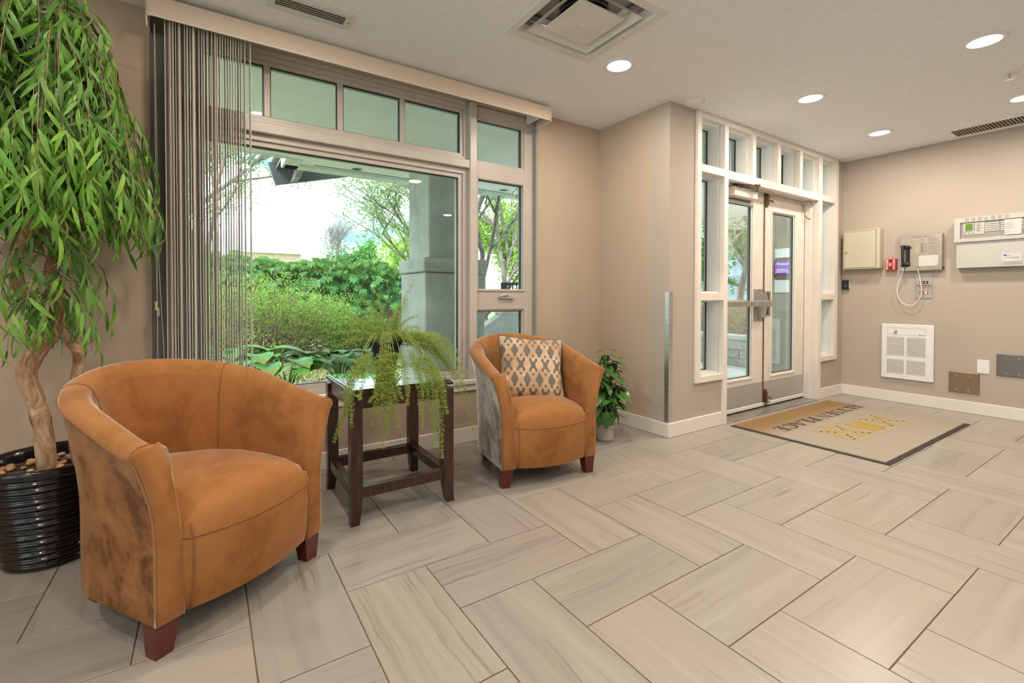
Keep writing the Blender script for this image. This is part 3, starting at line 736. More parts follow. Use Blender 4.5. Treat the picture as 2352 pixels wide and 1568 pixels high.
# bead chain and cord
mb = MB(); z = 2.40; vs = []
for k in range(200):
    z = 2.40-.0066*k
    if z < 1.02: break
    mb.lathe([(0, -.0022), (.0022, 0), (0, .0022)], 5, (-.206, 2.90, z))
mb.build('bead_chain', M['plastic_white'], vb)
mb = MB(); mb.tube([(-.2055, 2.902, 2.40), (-.2035, 2.902, .98), (-.205, 2.902, .40)], .0016, 6); mb.tube([(-.203, 2.904, 2.40), (-.196, 2.904, 1.2), (-.172, 2.904, .60), (-.16, 2.904, .40)], .0016, 6); mb.build('pull_cord', M['plastic_white'], vb)
for x, z in ((-.2075, .985), (-.2005, .955)):
    MB().box(x-.0055, x+.0055, 2.892, 2.912, z, z+.045, .003).build('cord_weight', M['valance'], vb)
# ============================================================ FITTINGS ON THE RIGHT WALL
# local frame: x runs to the right as seen from the room, -y comes out of the wall, z up
def wall_thing(name, label, cat, y_left, z0, group=None): return thing(name, label, cat, (XR, y_left, z0), -PI/2, group)
def text(name, body, size, mat, parent, x, y, z, rot=(PI/2, 0, 0), align='LEFT', ext=.0004, sx=1):
    cu = bpy.data.curves.new(name, 'FONT'); cu.body = body; cu.size = size; cu.extrude = ext; cu.align_x = align; cu.resolution_u = 2
    cu.materials.append(mat)
    o = bpy.data.objects.new(name, cu); C.objects.link(o); bpy.context.view_layer.update()
    me = bpy.data.meshes.new_from_object(o.evaluated_get(bpy.context.evaluated_depsgraph_get())); bpy.data.objects.remove(o)
    if not me.materials: me.materials.append(mat)
    o = link(name, me, parent); o.location = (x, y, z); o.rotation_euler = rot; o.scale = (sx, 1, 1); return o
S = M['ink_grey']
# beige cabinet
w = wall_thing('wall_cabinet', 'beige metal wall cabinet with a small round lock left of the phone panel', 'cabinet', 2.204, 1.345)
bx('body', M['cabinet_beige'], w, 0, .325, -.100, -.0005, 0, .403, .002)
dr = bx('door', M['cabinet_beige'], w, .012, .290, -.104, -.100, .014, .389, .001)
mb = MB(); ring(mb, .009, .293, .011, .392, .003, -.1006, -.1); mb.build('door_gap', M['dark_gap'], w)
mb = MB(); mb.tube([(.034, -.104, .175), (.034, -.112, .175)], .011, 16); mb.build('lock', M['chrome'], dr); 
# small black box
w = wall_thing('key_switch_box', 'small black key switch box low beside the entrance screen', 'switch box', 2.235, 1.135)
bx('case', M['black_plastic'], w, 0, .062, -.034, -.0005, 0, .098, .003)
MB().tube([(.036, -.034, .038), (.036, -.037, .038)], .010, 16).build('key_cylinder', M['chrome'], w)
mb = MB(); mb.box(.0622, .064, -.030, -.003, .004, .094); mb.build('side_label', M['paper'], w)
# pull station
w = wall_thing('fire_pull_station', 'small red fire alarm pull station with white stripes', 'fire alarm', 1.850, 1.322)
mb = MB(); mb.prism([(-.0005, 0), (-.040, 0), (-.046, .055), (-.040, .111), (-.0005, .111)], 'x', 0, .085); mb.build('housing', M['red_plastic'], w)
for x in (.008, .018, .062, .073): bx('stripe', M['plastic_white'], w, x, x+.004, -.047, -.040, .006, .105)
hd = bx('pull_handle', M['red_plastic'], w, .026, .058, -.054, -.044, .03, .085, .002)
mb = MB(); mb.box(.034, .038, -.0555, -.054, .040, .07); mb.box(.046, .050, -.0555, -.054, .040, .07); mb.box(.038, .046, -.0555, -.054, .053, .057); mb.build('mark', M['plastic_white'], hd)
bx('pull_slot', M['dark'], w, .028, .056, -.0465, -.044, .088, .099)
# phone panel
w = wall_thing('entry_phone_panel', 'stainless steel phone panel with black handset and white cord', 'telephone', 1.735, 1.308)
bx('face_panel', M['brushed'], w, 0, .318, -.048, -.0005, 0, .345, .002)
text('panel_title', 'SmartPersonalPhone - 2', .017, M['ink'], w, .088, -.0486, .317, sx=1.05)
mb = MB().tube([(.173, -.048, .292), (.173, -.051, .292)], .006, 12).build('red_led', M['led_red'], w)
for k in range(5):
    z = .252-.0187*k
    MB().box(.141, .153, -.050, -.048, z-.004, z+.004, .001).build('amber_led', M['amber'], w)
    MB().tube([(.172, -.048, z), (.172, -.0505, z)], .005, 10).build('push_button', M['dark'], w)
    MB().box(.125, .136, -.0485, -.048, z-.005, z+.005).build('white_marker', M['paper'], w)
mb = MB(); r3 = random.Random(3)
for k in range(5): z = .252-.0187*k; mb.box(.182, .182+r3.uniform(.02, .03), -.0485, -.048, z-.002, z+.002)
for k in range(17):
    if k in (3, 6, 10, 13): continue
    z = .300-.0092*k; mb.box(.219, .219+r3.uniform(.06, .085), -.0485, -.048, z-.0016, z+.0016)
mb.box(.12, .16, -.0485, -.048, .028, .034); mb.box(.235, .30, -.0485, -.048, .012, .015)
mb.build('printed_lines', M['ink_grey'], w)
mb = MB(); mb.box(.149, .282, -.052, -.0502, .040, .135); mb.box(.155, .292, -.0505, -.0485, .050, .142); mb.build('paper_note', M['paper'], w)
# handset and cradle
mb = MB(); mb.box(.018, .082, -.075, -.048, .214, .245, .005); mb.box(.012, .094, -.068, -.05, .218, .23, .004); mb.box(.054, .080, -.062, -.048, .04, .22, .006); mb.tube([(.068, -.062, .075), (.068, -.072, .055)], .016, 14); mb.build('cradle', M['black_plastic'], w)
mb = MB(); pts = []; rs = []
for k in range(11):
    t = k/10; pts.append((.035+.004*t, -.085-.012*math.sin(PI*t), .245-.205*t)); rs.append(.017-.006*math.sin(PI*t))
mb.tube(pts, rs, 12); mb.lathe([(0, -.008), (.02, -.006), (.021, .012), (0, .016)], 16, (.036, -.078, .235)); mb.lathe([(0, -.008), (.018, -.006), (.019, .012), (0, .016)], 16, (.040, -.078, .048))
mb.build('handset', M['black_plastic'], w, smooth=True)
pts = []
P0 = [(.045, .04), (.020, -.04), (-.012, -.13), (-.015, -.21), (.010, -.29), (.075, -.338), (.135, -.31), (.172, -.22), (.165, -.12), (.150, -.02), (.150, .004)]
def cr_spline(P, n=6):
    out = []
    for i in range(len(P)-1):
        p0, p1, p2, p3 = P[max(i-1, 0)], P[i], P[i+1], P[min(i+2, len(P)-1)]
        for k in range(n):
            t = k/n; out.append(tuple(.5*((2*p1[j])+(-p0[j]+p2[j])*t+(2*p0[j]-5*p1[j]+4*p2[j]-p3[j])*t*t+(-p0[j]+3*p1[j]-3*p2[j]+p3[j])*t**3) for j in range(len(P[0]))))
    out.append(tuple(P[-1])); return out
mb = MB().tube([(x, -.06 if z > -.03 else -.045, z) for x, z in cr_spline(P0)], .0042, 8); mb.build('phone_cord', M['white_cord'], w, smooth=True)
MB().tube([(.318, -.02, .02), (.328, -.02, .02)], .01, 12).build('side_lock', M['black_plastic'], w)
# key plates below
for zz, hh, lb in ((1.172, .110, 'upper grey steel plate with red labels under the phone panel'), (1.040, .130, 'lower grey steel plate with red key label under the phone panel')):
    w = wall_thing('key_plate', lb, 'wall plate', 1.622, zz, 'steel key plates under the phone panel')
    bx('plate', M['key_steel'], w, 0, .127, -.0065, -.0005, 0, hh, .001)
    zc = .022 if zz > 1.1 else .055
    bx('red_label', M['red_plastic'], w, .030, .098, -.0075, -.0065, zc-.013, zc+.013)
    mb = MB(); mb.box(.035, .055, -.0078, -.0075, zc+.002, zc+.006); mb.box(.034, .058, -.0078, -.0075, zc-.008, zc-.003); mb.build('label_print', M['paper'], w)
    if zz > 1.1:
        bx('key_field', M['black_plastic'], w, .066, .097, -.0082, -.0073, zc-.011, zc+.011); MB().tube([(.080, -.008, zc), (.080, -.012, zc)], .008, 12).build('key_cylinder', M['steel_dull'], w)
        MB().box(.063, .067, -.0085, -.0065, .085, .089).build('screw', M['dark_steel'], w)
    else:
        bx('dark_strip', M['steel_dull'], w, .001, .126, -.0072, -.0065, .094, .129); mb = MB(); mb.box(.012, .115, -.0076, -.0072, .119, .124); mb.box(.03, .105, -.0076, -.0072, .104, .107); mb.build('strip_print', M['ink'], w)
        MB().tube([(.080, -.007, zc), (.080, -.012, zc)], .012, 16).build('key_cylinder', M['key_white'], w)
# fire alarm panel
w = wall_thing('fire_alarm_panel', 'large grey fire alarm control panel with green display at the right edge', 'control panel', 1.325, 1.315)
Wp = .62
bx('lower_box', M['panel_grey'], w, .012, Wp-.01, -.080, -.0005, 0, .235, .003)
ub = MB(); yb = -.098
# upper box with a recessed window
ub.box(0, .040, yb, -.0005, .232, .448); ub.box(.040, Wp, yb, -.0005, .232, .262); ub.box(.040, Wp, yb, -.0005, .405, .448); ub.box(.040, Wp, yb+.022, -.0005, .262, .405)
ub.build('upper_box', M['panel_grey'], w)
bx('console', M['panel_mid'], w, .0405, Wp, yb+.012, yb+.022, .263, .404)
cs = bx('display_face', M['panel_grey'], w, .060, .195, yb+.008, yb+.012, .292, .398, .001)
bx('lcd_screen', M['lcd'], w, .074, .120, yb+.005, yb+.008, .335, .390)
mb = MB(); mb.box(.070, .116, yb+.006, yb+.008, .322, .328); mb.box(.127, .134, yb+.006, yb+.008, .322, .392)
for k in range(8): mb.box(.147, .147+.012+.010*((k*7) % 3), yb+.0065, yb+.008, .334+.0075*k, .337+.0075*k)
for x in (.066, .092, .118): mb.box(x, x+.010, yb+.005, yb+.008, .302, .312, .001)
mb.build('console_print', M['ink_grey'], w)
bx('status_light', M['lcd'], w, .147, .168, yb+.0065, yb+.008, .323, .328)
for blk, nx in ((.2, 6), (.300, 6), (.40, 6)):
    for i in range(nx):
        for j in range(5):
            if j > 4: continue
            x = blk+.0145*i; z = .312+.0165*j
            bx('key', M['key_white'], w, x, x+.0115, yb+.006, yb+.012, z, z+.009)
# louvre slots on the top band
for k, x in enumerate((.072, .112, .154, .236, .278, .322)):
    mb = MB()
    for j in range(5): mb.box(x, x+.026, yb-.0008, yb, .413+.0062*j, .4155+.0062*j)
    mb.build('louvre_slots', M['ink_grey'], w)
mb = MB(); mb.tube([(.205, yb, .428), (.205, yb-.006, .428)], .009, 14); mb.build('key_lock', M['steel_dull'], w)
tg = bx('inspection_tag', M['paper'], w, .320, .420, yb-.003, yb-.002, .268, .398)
MB().tube([(.352, yb-.003, .390), (.352, yb-.0045, .390)], .006, 14).build('tag_eyelet', M['amber'], tg)
mb = MB()
for k in range(9): mb.box(.327, .327+.03+.012*((k*5) % 3), yb-.0035, yb-.003, .316+.0068*k, .3178+.0068*k)
ring(mb, .330, .352, .284, .298, .0015, yb-.0035, yb-.003); mb.build('tag_print', M['ink_grey'], tg)
cd = bx('service_card', M['paper'], w, .303, .42, -.082, -.080, .045, .112)
text('card_phone', '1-877-647-8768', .0135, M['ink_blue'], cd, .318, -.0825, .069)
MB().box(.313, .333, -.0826, -.082, .090, .102).build('card_mark', M['ink_blue'], cd); text('card_name', 'acme', .010, M['ink_blue'], cd, .335, -.0825, .091)
st = bx('name_strip', M['panel_grey'], w, .297, .42, -.0825, -.080, .020, .044)
text('strip_name', 'QuickStart', .024, M['ink_grey'], st, .315, -.083, .025)
# heater
w = wall_thing('wall_heater', 'white fan-forced wall heater with four louvred grilles', 'heater', 1.884, .238)
bx('cover', M['plastic_white'], w, 0, .410, -.022, -.0005, 0, .545, .006)
for (a, b, c, d) in ((.048, .186, .235, .418), (.208, .350, .235, .418), (.048, .186, .058, .192), (.208, .350, .058, .192)):
    g = bx('grille_field', M['panel_mid'], w, a, b, -.0226, -.0218, c, d)
    n = int((d-c)/.0098)
    for k in range(n):
        z = c+(d-c)*k/n; MB().box(a-.001, b+.001, -.0262, -.0224, z+.001, z+.0062, .0005).build('louvre', M['plastic_white'], g)
mb = MB(); ring(mb, .052, .352, .437, .507, .002, -.0226, -.0219); mb.build('control_outline', M['ink_grey'], w)
MB().lathe([(0, 0), (.016, 0), (.014, .014), (0, .016)], 18).build('thermostat_knob', M['chrome'], w, loc=(.118, -.022, .472), rot=(PI/2, 0, 0))
mb = MB(); mb.box(.298, .345, -.0226, -.022, .444, .448); mb.box(.298, .312, -.0226, -.022, .448, .453); mb.build('maker_print', M['ink_grey'], w)
for z in (.525, .028): MB().box(.195, .199, -.0235, -.022, z, z+.004).build('screw', M['dark_steel'], w)
# plates
def screws(w, pts, y, r=.006):
    for x, z in pts: MB().tube([(x, y, z), (x, y-.003, z)], r, 12).build('screw', M['chrome'], w)
w = wall_thing('bronze_wall_plate', 'bronze-tinted square metal plate low on the right wall', 'wall plate', 1.367, .178)
bx('plate', M['bronze_steel'], w, 0, .205, -.012, -.0005, 0, .190, .004); screws(w, [(.055, .158), (.135, .158), (.055, .028), (.135, .040), (.135, .014)], -.012)
w = wall_thing('blank_wall_plate', 'small white blank plate above the bronze metal plate', 'wall plate', 1.179, .373)
bx('plate', M['plastic_white'], w, 0, .079, -.006, -.0005, 0, .121, .002); screws(w, [(.040, .100), (.040, .020)], -.006, .0022)
w = wall_thing('grey_wall_plate', 'wide dark grey metal plate cut off by the right edge', 'wall plate', 1.056, .369)
bx('plate', M['dark_steel'], w, 0, .26, -.012, -.0005, 0, .190, .004); screws(w, [(.060, .160), (.135, .160), (.060, .028), (.135, .028)], -.012)

# ============================================================ DOORMAT
mt = thing('entrance_mat', 'large tan entrance mat with gold emblem and name in front of the glass doors', 'doormat', (3.56, 1.112, 0))
MW, MD = 1.70, 1.055
# wavy edge rubber border + pile
bd = MB(); n = 40; top = []; 
def edge_pts(x0, x1, y0, y1, amp):
    P = []
    for k in range(n): P.append((x0+(x1-x0)*k/n, y0+amp*.3*math.sin(k*1.3)))
    for k in range(n): P.append((x1, y0+(y1-y0)*k/n))
    for k in range(n): P.append((x1-(x1-x0)*k/n, y1+amp*math.sin(k*.9)*math.sin(k*.37)))
    for k in range(n): P.append((x0+amp*.2*math.sin(k), y1-(y1-y0)*k/n))
    return P
bd.prism(edge_pts(0, MW, 0, MD, .004), 'z', .0005, .005); bd.build('rubber_border', M['rubber'], mt)
pl = MB(); E = edge_pts(.022, MW-.028, .028, MD-.010, .003); pl.prism(E, 'z', .005, .011); pl.build('pile', M['mat_pile'], mt)
# serif letters drawn as strokes: unit cell 1 high, (width, polys)
def rect(x0, y0, x1, y1): return [(x0, y0), (x1, y0), (x1, y1), (x0, y1)]
def arc(cx, cy, rx, ry, a0, a1, wf, n=14):
    out = []
    for k in range(n):
        t0, t1 = a0+(a1-a0)*k/n, a0+(a1-a0)*(k+1)/n; q = []
        for t, s in ((t0, 1), (t1, 1), (t1, -1), (t0, -1)):
            w_ = wf((t-a0)/(a1-a0))*s/2; q.append((cx+(rx+w_)*math.cos(t), cy+(ry+w_)*math.sin(t)))
        out.append(q)
    return out
T, h_, sf = .21, .06, .065
thin = .055
def serif(x, y, w_=.26): return rect(x-w_/2, y, x+w_/2, y+sf)
LET = {
 'A': (.86, [[(.36, 1), (.50, 1), (.84, 0), (.64, 0)], [(.36, 1), (.42, 1), (.20, 0), (.10, 0)], rect(.22, .30, .64, .36), serif(.14, 0, .26), serif(.74, 0, .26)]),
 'L': (.72, [rect(.14, 0, .14+T, 1), serif(.225, .95), rect(.05, 0, .66, sf), [(.60, 0), (.68, 0), (.68, .26), (.63, .26)]]),
 'Y': (.82, [rect(.34, 0, .34+T, .48), serif(.425, 0, .32), [(.04, 1), (.24, 1), (.51, .45), (.36, .42)], [(.68, 1), (.76, 1), (.49, .42), (.42, .48)], serif(.14, .95), serif(.71, .95, .22)]),
 'S': (.66, arc(.33, .74, .20, .22, .35, PI*1.5, lambda t: .06+.09*t)+arc(.33, .27, .22, .23, PI*.5, -PI*.9, lambda t: .15-.09*t)+[rect(.50, .74, .55, .98), rect(.09, .04, .14, .30)]),
 'E': (.74, [rect(.14, 0, .14+T, 1), rect(.05, 0, .66, sf), rect(.05, .95, .63, 1), rect(.30, .48, .50, .53), rect(.48, .40, .53, .62), rect(.60, 0, .67, .24), rect(.58, .78, .63, 1)]),
 'N': (.90, [rect(.14, 0, .20, 1), rect(.74, 0, .80, 1), [(.08, 1), (.28, 1), (.80, 0), (.72, 0)], serif(.17, 0), serif(.77, .95)]),
 'P': (.72, [rect(.14, 0, .14+T, 1), serif(.225, 0, .34), rect(.05, .95, .40, 1), rect(.30, .45, .40, .50)]+arc(.38, .725, .20, .25, -PI/2, PI/2, lambda t: .05+.12*math.sin(PI*t))),
 'C': (.78, arc(.42, .5, .32, .45, .7, 2*PI-.7, lambda t: .05+.13*math.sin(PI*t)**1)+[rect(.62, .68, .68, .98)]),
 ' ': (.30, [])}
def serif_text(mb, s, size, z0, z1, tx):
    adv = 0
    for ch in s:
        w_, polys = LET[ch]
        for p in polys:
            q = [tx((adv+x)*size, y*size) for x, y in p]
            ar = sum(q[i][0]*q[(i+1) % len(q)][1]-q[(i+1) % len(q)][0]*q[i][1] for i in range(len(q)))
            if ar < 0: q = q[::-1]
            mb.prism(q, 'z', z0, z1)
        adv += w_
    return adv
sz = .108; total = sum(LET[c][0] for c in 'ALYSEN PLACE')
sxx = 1.50/(total*sz)
ox, oy = 5.235-3.56, 1.935-1.112
for i, ch in enumerate('ALYSEN PLACE'):
    if ch == ' ': continue
    a0 = sum(LET[c][0] for c in 'ALYSEN PLACE'[:i]); mb = MB()
    serif_text(mb, ch, sz, .011, .0116, lambda x, y: (ox-(x+a0*sz)*sxx, oy-y)); mb.build('letter', M['mat_letter'], mt)
# three framed emblems
for k, (cx, cyy, hw, solid) in enumerate(((.55, .455, .175, 0), (.885, .440, .150, 1), (1.205, .440, .165, 0))):
    mb = MB(); hh = .155
    for (a, b, c, d) in ((-hw, hw, -hh-.012, -hh-.002), (-hw, hw, hh+.002, hh+.012)): mb.box(cx+a, cx+b, cyy+c, cyy+d, .011, .0115)
    if k == 0: mb.box(cx-hw-.01, cx-hw, cyy-hh-.012, cyy+hh+.012, .011, .0115)
    mb.build('emblem_frame', M['mat_gold'], mt)
    mb = MB(); m_ = M['mat_gold_solid'] if solid else M['mat_gold']; q = hw-.03
    if solid:
        for (a, b) in ((-q, -.01), (.01, q)): mb.box(cx+a, cx+b, cyy-.105, cyy+.11, .011, .0115)
        for s_ in (-1, 1):
            mb.prism([(cx+s_*.01-.008, cyy-.13), (cx+s_*.01+.008, cyy-.13), (cx+s_*.06+.008, cyy+.0), (cx+s_*.06-.008, cyy+.0)], 'z', .0115, .0118)
    else:
        for i in range(3):
            r_ = q-.035*i; ring2 = [(cx-r_, cx+r_, cyy-.12+.035*i, cyy-.12+.035*i+.018), (cx-r_, cx+r_, cyy+.12-.035*i-.018, cyy+.12-.035*i), (cx-r_, cx-r_+.018, cyy-.12+.035*i, cyy+.12-.035*i), (cx+r_-.018, cx+r_, cyy-.12+.035*i, cyy+.12-.035*i)]
            for (a, b, c, d) in ring2: mb.box(a, b, c, d, .011, .0115)
        mb.box(cx-.03, cx+.03, cyy-.02, cyy+.02, .011, .0115)
    mb.build('emblem', m_, mt)
mt.location.z = .0
# ============================================================ ARMCHAIRS
def chair(name, label, loc, rz, painted_sheen=False):
    t = thing(name, label, 'armchair', loc, rz, 'suede tub armchairs by the window')
    w, dep, ys, zb = .305, .640, .30, .105
    L1, ra, rb = ys, w, dep-ys
    def path(s):   # s in 0..1 from right front round the back to left front -> point, outward normal, back factor
        La = PI*math.sqrt((ra*ra+rb*rb)/2); Lt = 2*L1+La; d = s*Lt
        if d < L1: return (w, d), (1, 0), d/Lt*2
        if d > Lt-L1: return (-w, Lt-d), (-1, 0), (Lt-d)/Lt*2
        a = (d-L1)/La*PI; x, y = ra*math.cos(a), ys+rb*math.sin(a)
        nx, ny = math.cos(a)/ra, math.sin(a)/rb; l = math.hypot(nx, ny)
        return (x, y), (nx/l, ny/l), 1-abs(2*s-1)
    def hgt(s):
        b = 1-abs(2*s-1); return .640+.160*(math.sin(min(1, b)*PI/2)**1.25)
    # profile across the shell: list of (normal offset, z) with h the local top height
    def prof(h, s):
        b = 1-abs(2*s-1); fl = .070-.028*b; zz = .36
        out = []
        for k in range(9):
            u = k/8; z = zb+(h-.055-zb)*u; o = fl*max(0, (z-zz)/(h-zz))**1.6; out.append((o, z))
        top = [(fl-.004, h-.030), (fl-.010, h-.012), (fl-.028, h-.001), (fl-.048, h+.001), (fl-.068, h-.006), (fl-.086, h-.024), (fl-.098, h-.055)]
        inner = [(fl-.108+(-.080-(fl-.108))*((u/6)**.8), h-.055-(h-.055-.30)*(u/6)) for u in range(1, 7)]
        return out, top, inner
    N = 61
    def sheet(sel, name_, mat, extra=0):
        rows = []
        for i in range(N):
            s = i/(N-1); (x, y), (nx, ny), b = path(s); o, tp, inn = prof(hgt(s), s)
            P = {'outer': o+tp[:1], 'top': tp, 'inner': tp[-1:]+inn}[sel]
            rows.append([(x+nx*a, y+ny*a, z) for a, z in P])
        mb = MB(); m = len(rows[0]); vs = [p for r in rows for p in r]
        fs = [(i*m+k, (i+1)*m+k, (i+1)*m+k+1, i*m+k+1) for i in range(N-1) for k in range(m-1)]
        mb.add(vs, fs); return mb
    sheet('outer', '', None).build('outer_shell', M['suede_painted_sheen' if painted_sheen else 'suede_rough'], t, smooth=True, fix=False)
    sheet('top', '', None).build('arm_roll', M['suede'], t, smooth=True)
    sheet('inner', '', None).build('inner_back', M['suede'], t, smooth=True)
    # piping between outer panel and roll, inner back seams
    def along(idx, which, off_=0):
        pts = []
        for i in range(N):
            s = i/(N-1); (x, y), (nx, ny), b = path(s); o, tp, inn = prof(hgt(s), s); a, z = (tp if which == 't' else inn)[idx]
            pts.append((x+nx*(a+off_), y+ny*(a+off_), z))
        return pts
    MB().tube(along(0, 't', .0008), .0022, 6).build('piping', M['seam'], t, smooth=True)
    for s in (.30, .70):
        (x, y), (nx, ny), b = path(s); o, tp, inn = prof(hgt(s), s)
        MB().tube([(x+nx*(a-.001), y+ny*(a-.001), z+.0005) for a, z in tp[1:]+inn], .0022, 6).build('back_seam', M['seam'], t, smooth=True)
    # front faces of the arms
    for sd in (0, 1):
        (x, y), (nx, ny), b = path(0 if sd == 0 else 1); o, tp, inn = prof(hgt(0), 0)
        out = [(x+nx*a, z) for a, z in o+tp+inn]+[(x+nx*-.080, zb)]
        cx = sum(p[0] for p in out)/len(out); mb = MB(); vs = []; n = len(out)
        lays = [(0, 0), (-.010, 0), (-.017, .004), (-.021, .012)]
        for dy, ins in lays:
            for j, (px_, pz) in enumerate(out):
                a = out[j-1]; c = out[(j+1) % n]; tx, tz = c[0]-a[0], c[1]-a[1]; l = math.hypot(tx, tz) or 1; 
                qx, qz = (-tz/l, tx/l)
                if (px_-(x-nx*.035))*qx+(0)*qz > 0 and abs(qx) > .3: qx, qz = -qx, -qz
                elif abs(qx) <= .3: qz = -abs(qz) if pz > .4 else abs(qz)
                vs.append((px_+qx*ins, dy, pz+qz*ins))
        fs = [(k*n+j, k*n+(j+1) % n, (k+1)*n+(j+1) % n, (k+1)*n+j) for k in range(len(lays)-1) for j in range(n)]
        fs.append(tuple((len(lays)-1)*n+j for j in range(n)))
        mb.add(vs, fs); mb.build('arm_front', M['suede'], t, smooth=True, fix=True)
        MB().tube([(x+nx*(a-.002), -.0115, z) for a, z in o+tp[:5]], .0024, 6).build('piping', M['seam'], t, smooth=True)
    # seat: rolled front cushion
    W_ = .236
    yz = [(.012, .104), (-.012, .112), (-.024, .15), (-.032, .22), (-.035, .29), (-.032, .335), (-.022, .372), (-.004, .400), (.03, .420), (.09, .432), (.18, .436), (.30, .434), (.42, .426), (.54, .410), (.585, .36)]
    m = len(yz); nu = 25; mb = MB(); vs = []
    for i in range(nu):
        u = -1+2*i/(nu-1)
        for k, (y, z) in enumerate(yz):
            e = abs(u)**5; bul = (1-u*u)
            yy = y-(.030*bul if k < 8 else .030*bul*max(0, 1-(k-7)/3)); zz = z-(.030*e if k > 6 else 0)+(.018*bul if k >= 6 else 0)+(-.014*bul if k <= 1 else 0)+(-.012*bul if k in (3, 4, 5) else 0)
            wd = W_
            if y > ys-.02: wd = W_*math.sqrt(max(.05, 1-((y-ys+.02)/(dep-ys-.03))**2))
            if abs(u) > .999 and k < 8: yy += .012
            vs.append((u*wd, yy, zz))
    fs = [(i*m+k, (i+1)*m+k, (i+1)*m+k+1, i*m+k+1) for i in range(nu-1) for k in range(m-1)]
    fs.append(tuple(range(m))); fs.append(tuple(range((nu-1)*m, nu*m))[::-1])
    mb.add(vs, fs); so = mb.build('seat', M['suede'], t, smooth=True, fix=True); sharp(so, 50)
    sp_ = [vs[i*m+5] for i in range(nu)]; MB().tube([(x, y-.0012, z) for x, y, z in sp_], .0024, 6).build('seat_seam', M['seam'], so, smooth=True)
    for i in (1, nu-2): MB().tube([(vs[i*m+k][0], vs[i*m+k][1]-.001, vs[i*m+k][2]) for k in range(1, 7)], .002, 6).build('seat_seam', M['seam'], so, smooth=True)
    # bottom panel and legs
    mb = MB(); pts = [path(i/40)[0] for i in range(41)]; mb.prism([(x*.985, y*.985+.004) for x, y in pts], 'z', zb-.002, zb+.012); mb.build('base_board', M['dark'], t)
    for x, y in ((.268, .030), (-.268, .030), (.19, .50), (-.19, .50)):
        a, b = .034, .024; sx = math.copysign(1, x)
        mb = MB(); vs = [(x+i*a, y+j*a, zb) for i, j in ((-1, -1), (1, -1), (1, 1), (-1, 1))]+[(x+.006*sx+i*b, y+j*b, 0) for i, j in ((-1, -1), (1, -1), (1, 1), (-1, 1))]
        mb.add(vs, [(0, 1, 2, 3), (7, 6, 5, 4), (0, 4, 5, 1), (1, 5, 6, 2), (2, 6, 7, 3), (3, 7, 4, 0)]); o = mb.build('leg', M['leg_wood'], t, fix=True)
    return t
chair('tub_armchair', 'near caramel suede tub armchair beside the black tree pot', (.122, 1.835, 0), math.radians(33.5))
chair('tub_armchair', 'far caramel suede tub armchair holding the patterned cushion', (1.643, 2.095, 0), math.radians(-8.4), True)
# cushion on the far armchair
def cushion():
    n = 33; hw = .212; mb = MB(); vs = []
    for side in (-1, 1):
        for i in range(n):
            for j in range(n):
                u = -1+2*i/(n-1); v = -1+2*j/(n-1)
                pin = 1-.10*(1-abs(v)**1.0)*abs(u)**2*1.0; pin2 = 1-.10*(1-abs(u))*abs(v)**2
                th = .062*((1-u**4)*(1-v**4))**.55
                wr = .004*math.sin(9*u+5*v)*math.sin(4*v-3*u)*(1-u*u)*(1-v*v)
                vs.append((u*hw*pin, side*th+wr, v*hw*pin2))
    N2 = n*n; fs = []
    for i in range(n-1):
        for j in range(n-1):
            a, b, c, d = i*n+j, (i+1)*n+j, (i+1)*n+j+1, i*n+j+1
            fs.append((a, b, c, d)); 
    f2 = [(N2+d, N2+c, N2+b, N2+a) for a, b, c, d in fs]
    return vs, fs, f2, N2
vs, f1, f2, N2 = cushion()
cu = thing('throw_cushion', 'square cushion with copper velvet trellis pattern leaning in the far armchair', 'cushion', (1.722, 2.395, .600), 0)
cu.rotation_euler = (math.radians(-28), math.radians(5), math.radians(-24))
MB().add(vs[:N2], f1).build('front_cover', M['cushion_print'], cu, smooth=True)
MB().add([vs[i] for i in range(N2, 2*N2)], [tuple(i-N2 for i in f) for f in f2]).build('back_cover', M['cushion_back'], cu, smooth=True)
ed = []; n = 33
for i in range(n): ed.append(vs[i*n])
for j in range(1, n): ed.append(vs[(n-1)*n+j])
for i in range(n-2, -1, -1): ed.append(vs[i*n+n-1])
for j in range(n-2, 0, -1): ed.append(vs[j])
MB().tube(ed, .0028, 6, closed=True).build('piping', M['cushion_back'], cu, smooth=True)

# ============================================================ SIDE TABLE
tb = thing('side_table', 'dark espresso side table with glass top between the armchairs', 'table', (.805, 2.43, 0))
E_ = M['espresso']; hx, hy, zt = .258, .268, .62
lx, ly, lw = .232, .238, .027
for sx in (-1, 1):
    for sy in (-1, 1):
        mb = MB(); vs = []; zs = [.585, .30, .16, .12, .08, .04, 0]
        for z in zs:
            k = max(0, (.13-z)/.13); o = .016*k**1.8; wv = lw-.007*k
            for i, j in ((-1, -1), (1, -1), (1, 1), (-1, 1)):
                # outer faces flare out, inner faces curve away
                vs.append((sx*lx+i*wv+sx*o*.6, sy*ly+j*wv+sy*o*.6, z))
        fs = [(0, 1, 2, 3), tuple(range(len(vs)-4, len(vs)))[::-1]]
        for r in range(len(zs)-1):
            for q in range(4): fs.append((r*4+q, (r+1)*4+q, (r+1)*4+(q+1) % 4, r*4+(q+1) % 4))
        mb.add(vs, fs); sharp(mb.build('leg', E_, tb, fix=True), 30)
tp = MB(); fw = .05
tp.box(-hx, hx, -hy, -hy+fw, .604, zt, .003); tp.box(-hx, hx, hy-fw, hy, .604, zt, .003); tp.box(-hx, -hx+fw, -hy+fw, hy-fw, .604, zt, .003); tp.box(hx-fw, hx, -hy+fw, hy-fw, .604, zt, .003)
top = tp.build('top_frame', E_, tb)
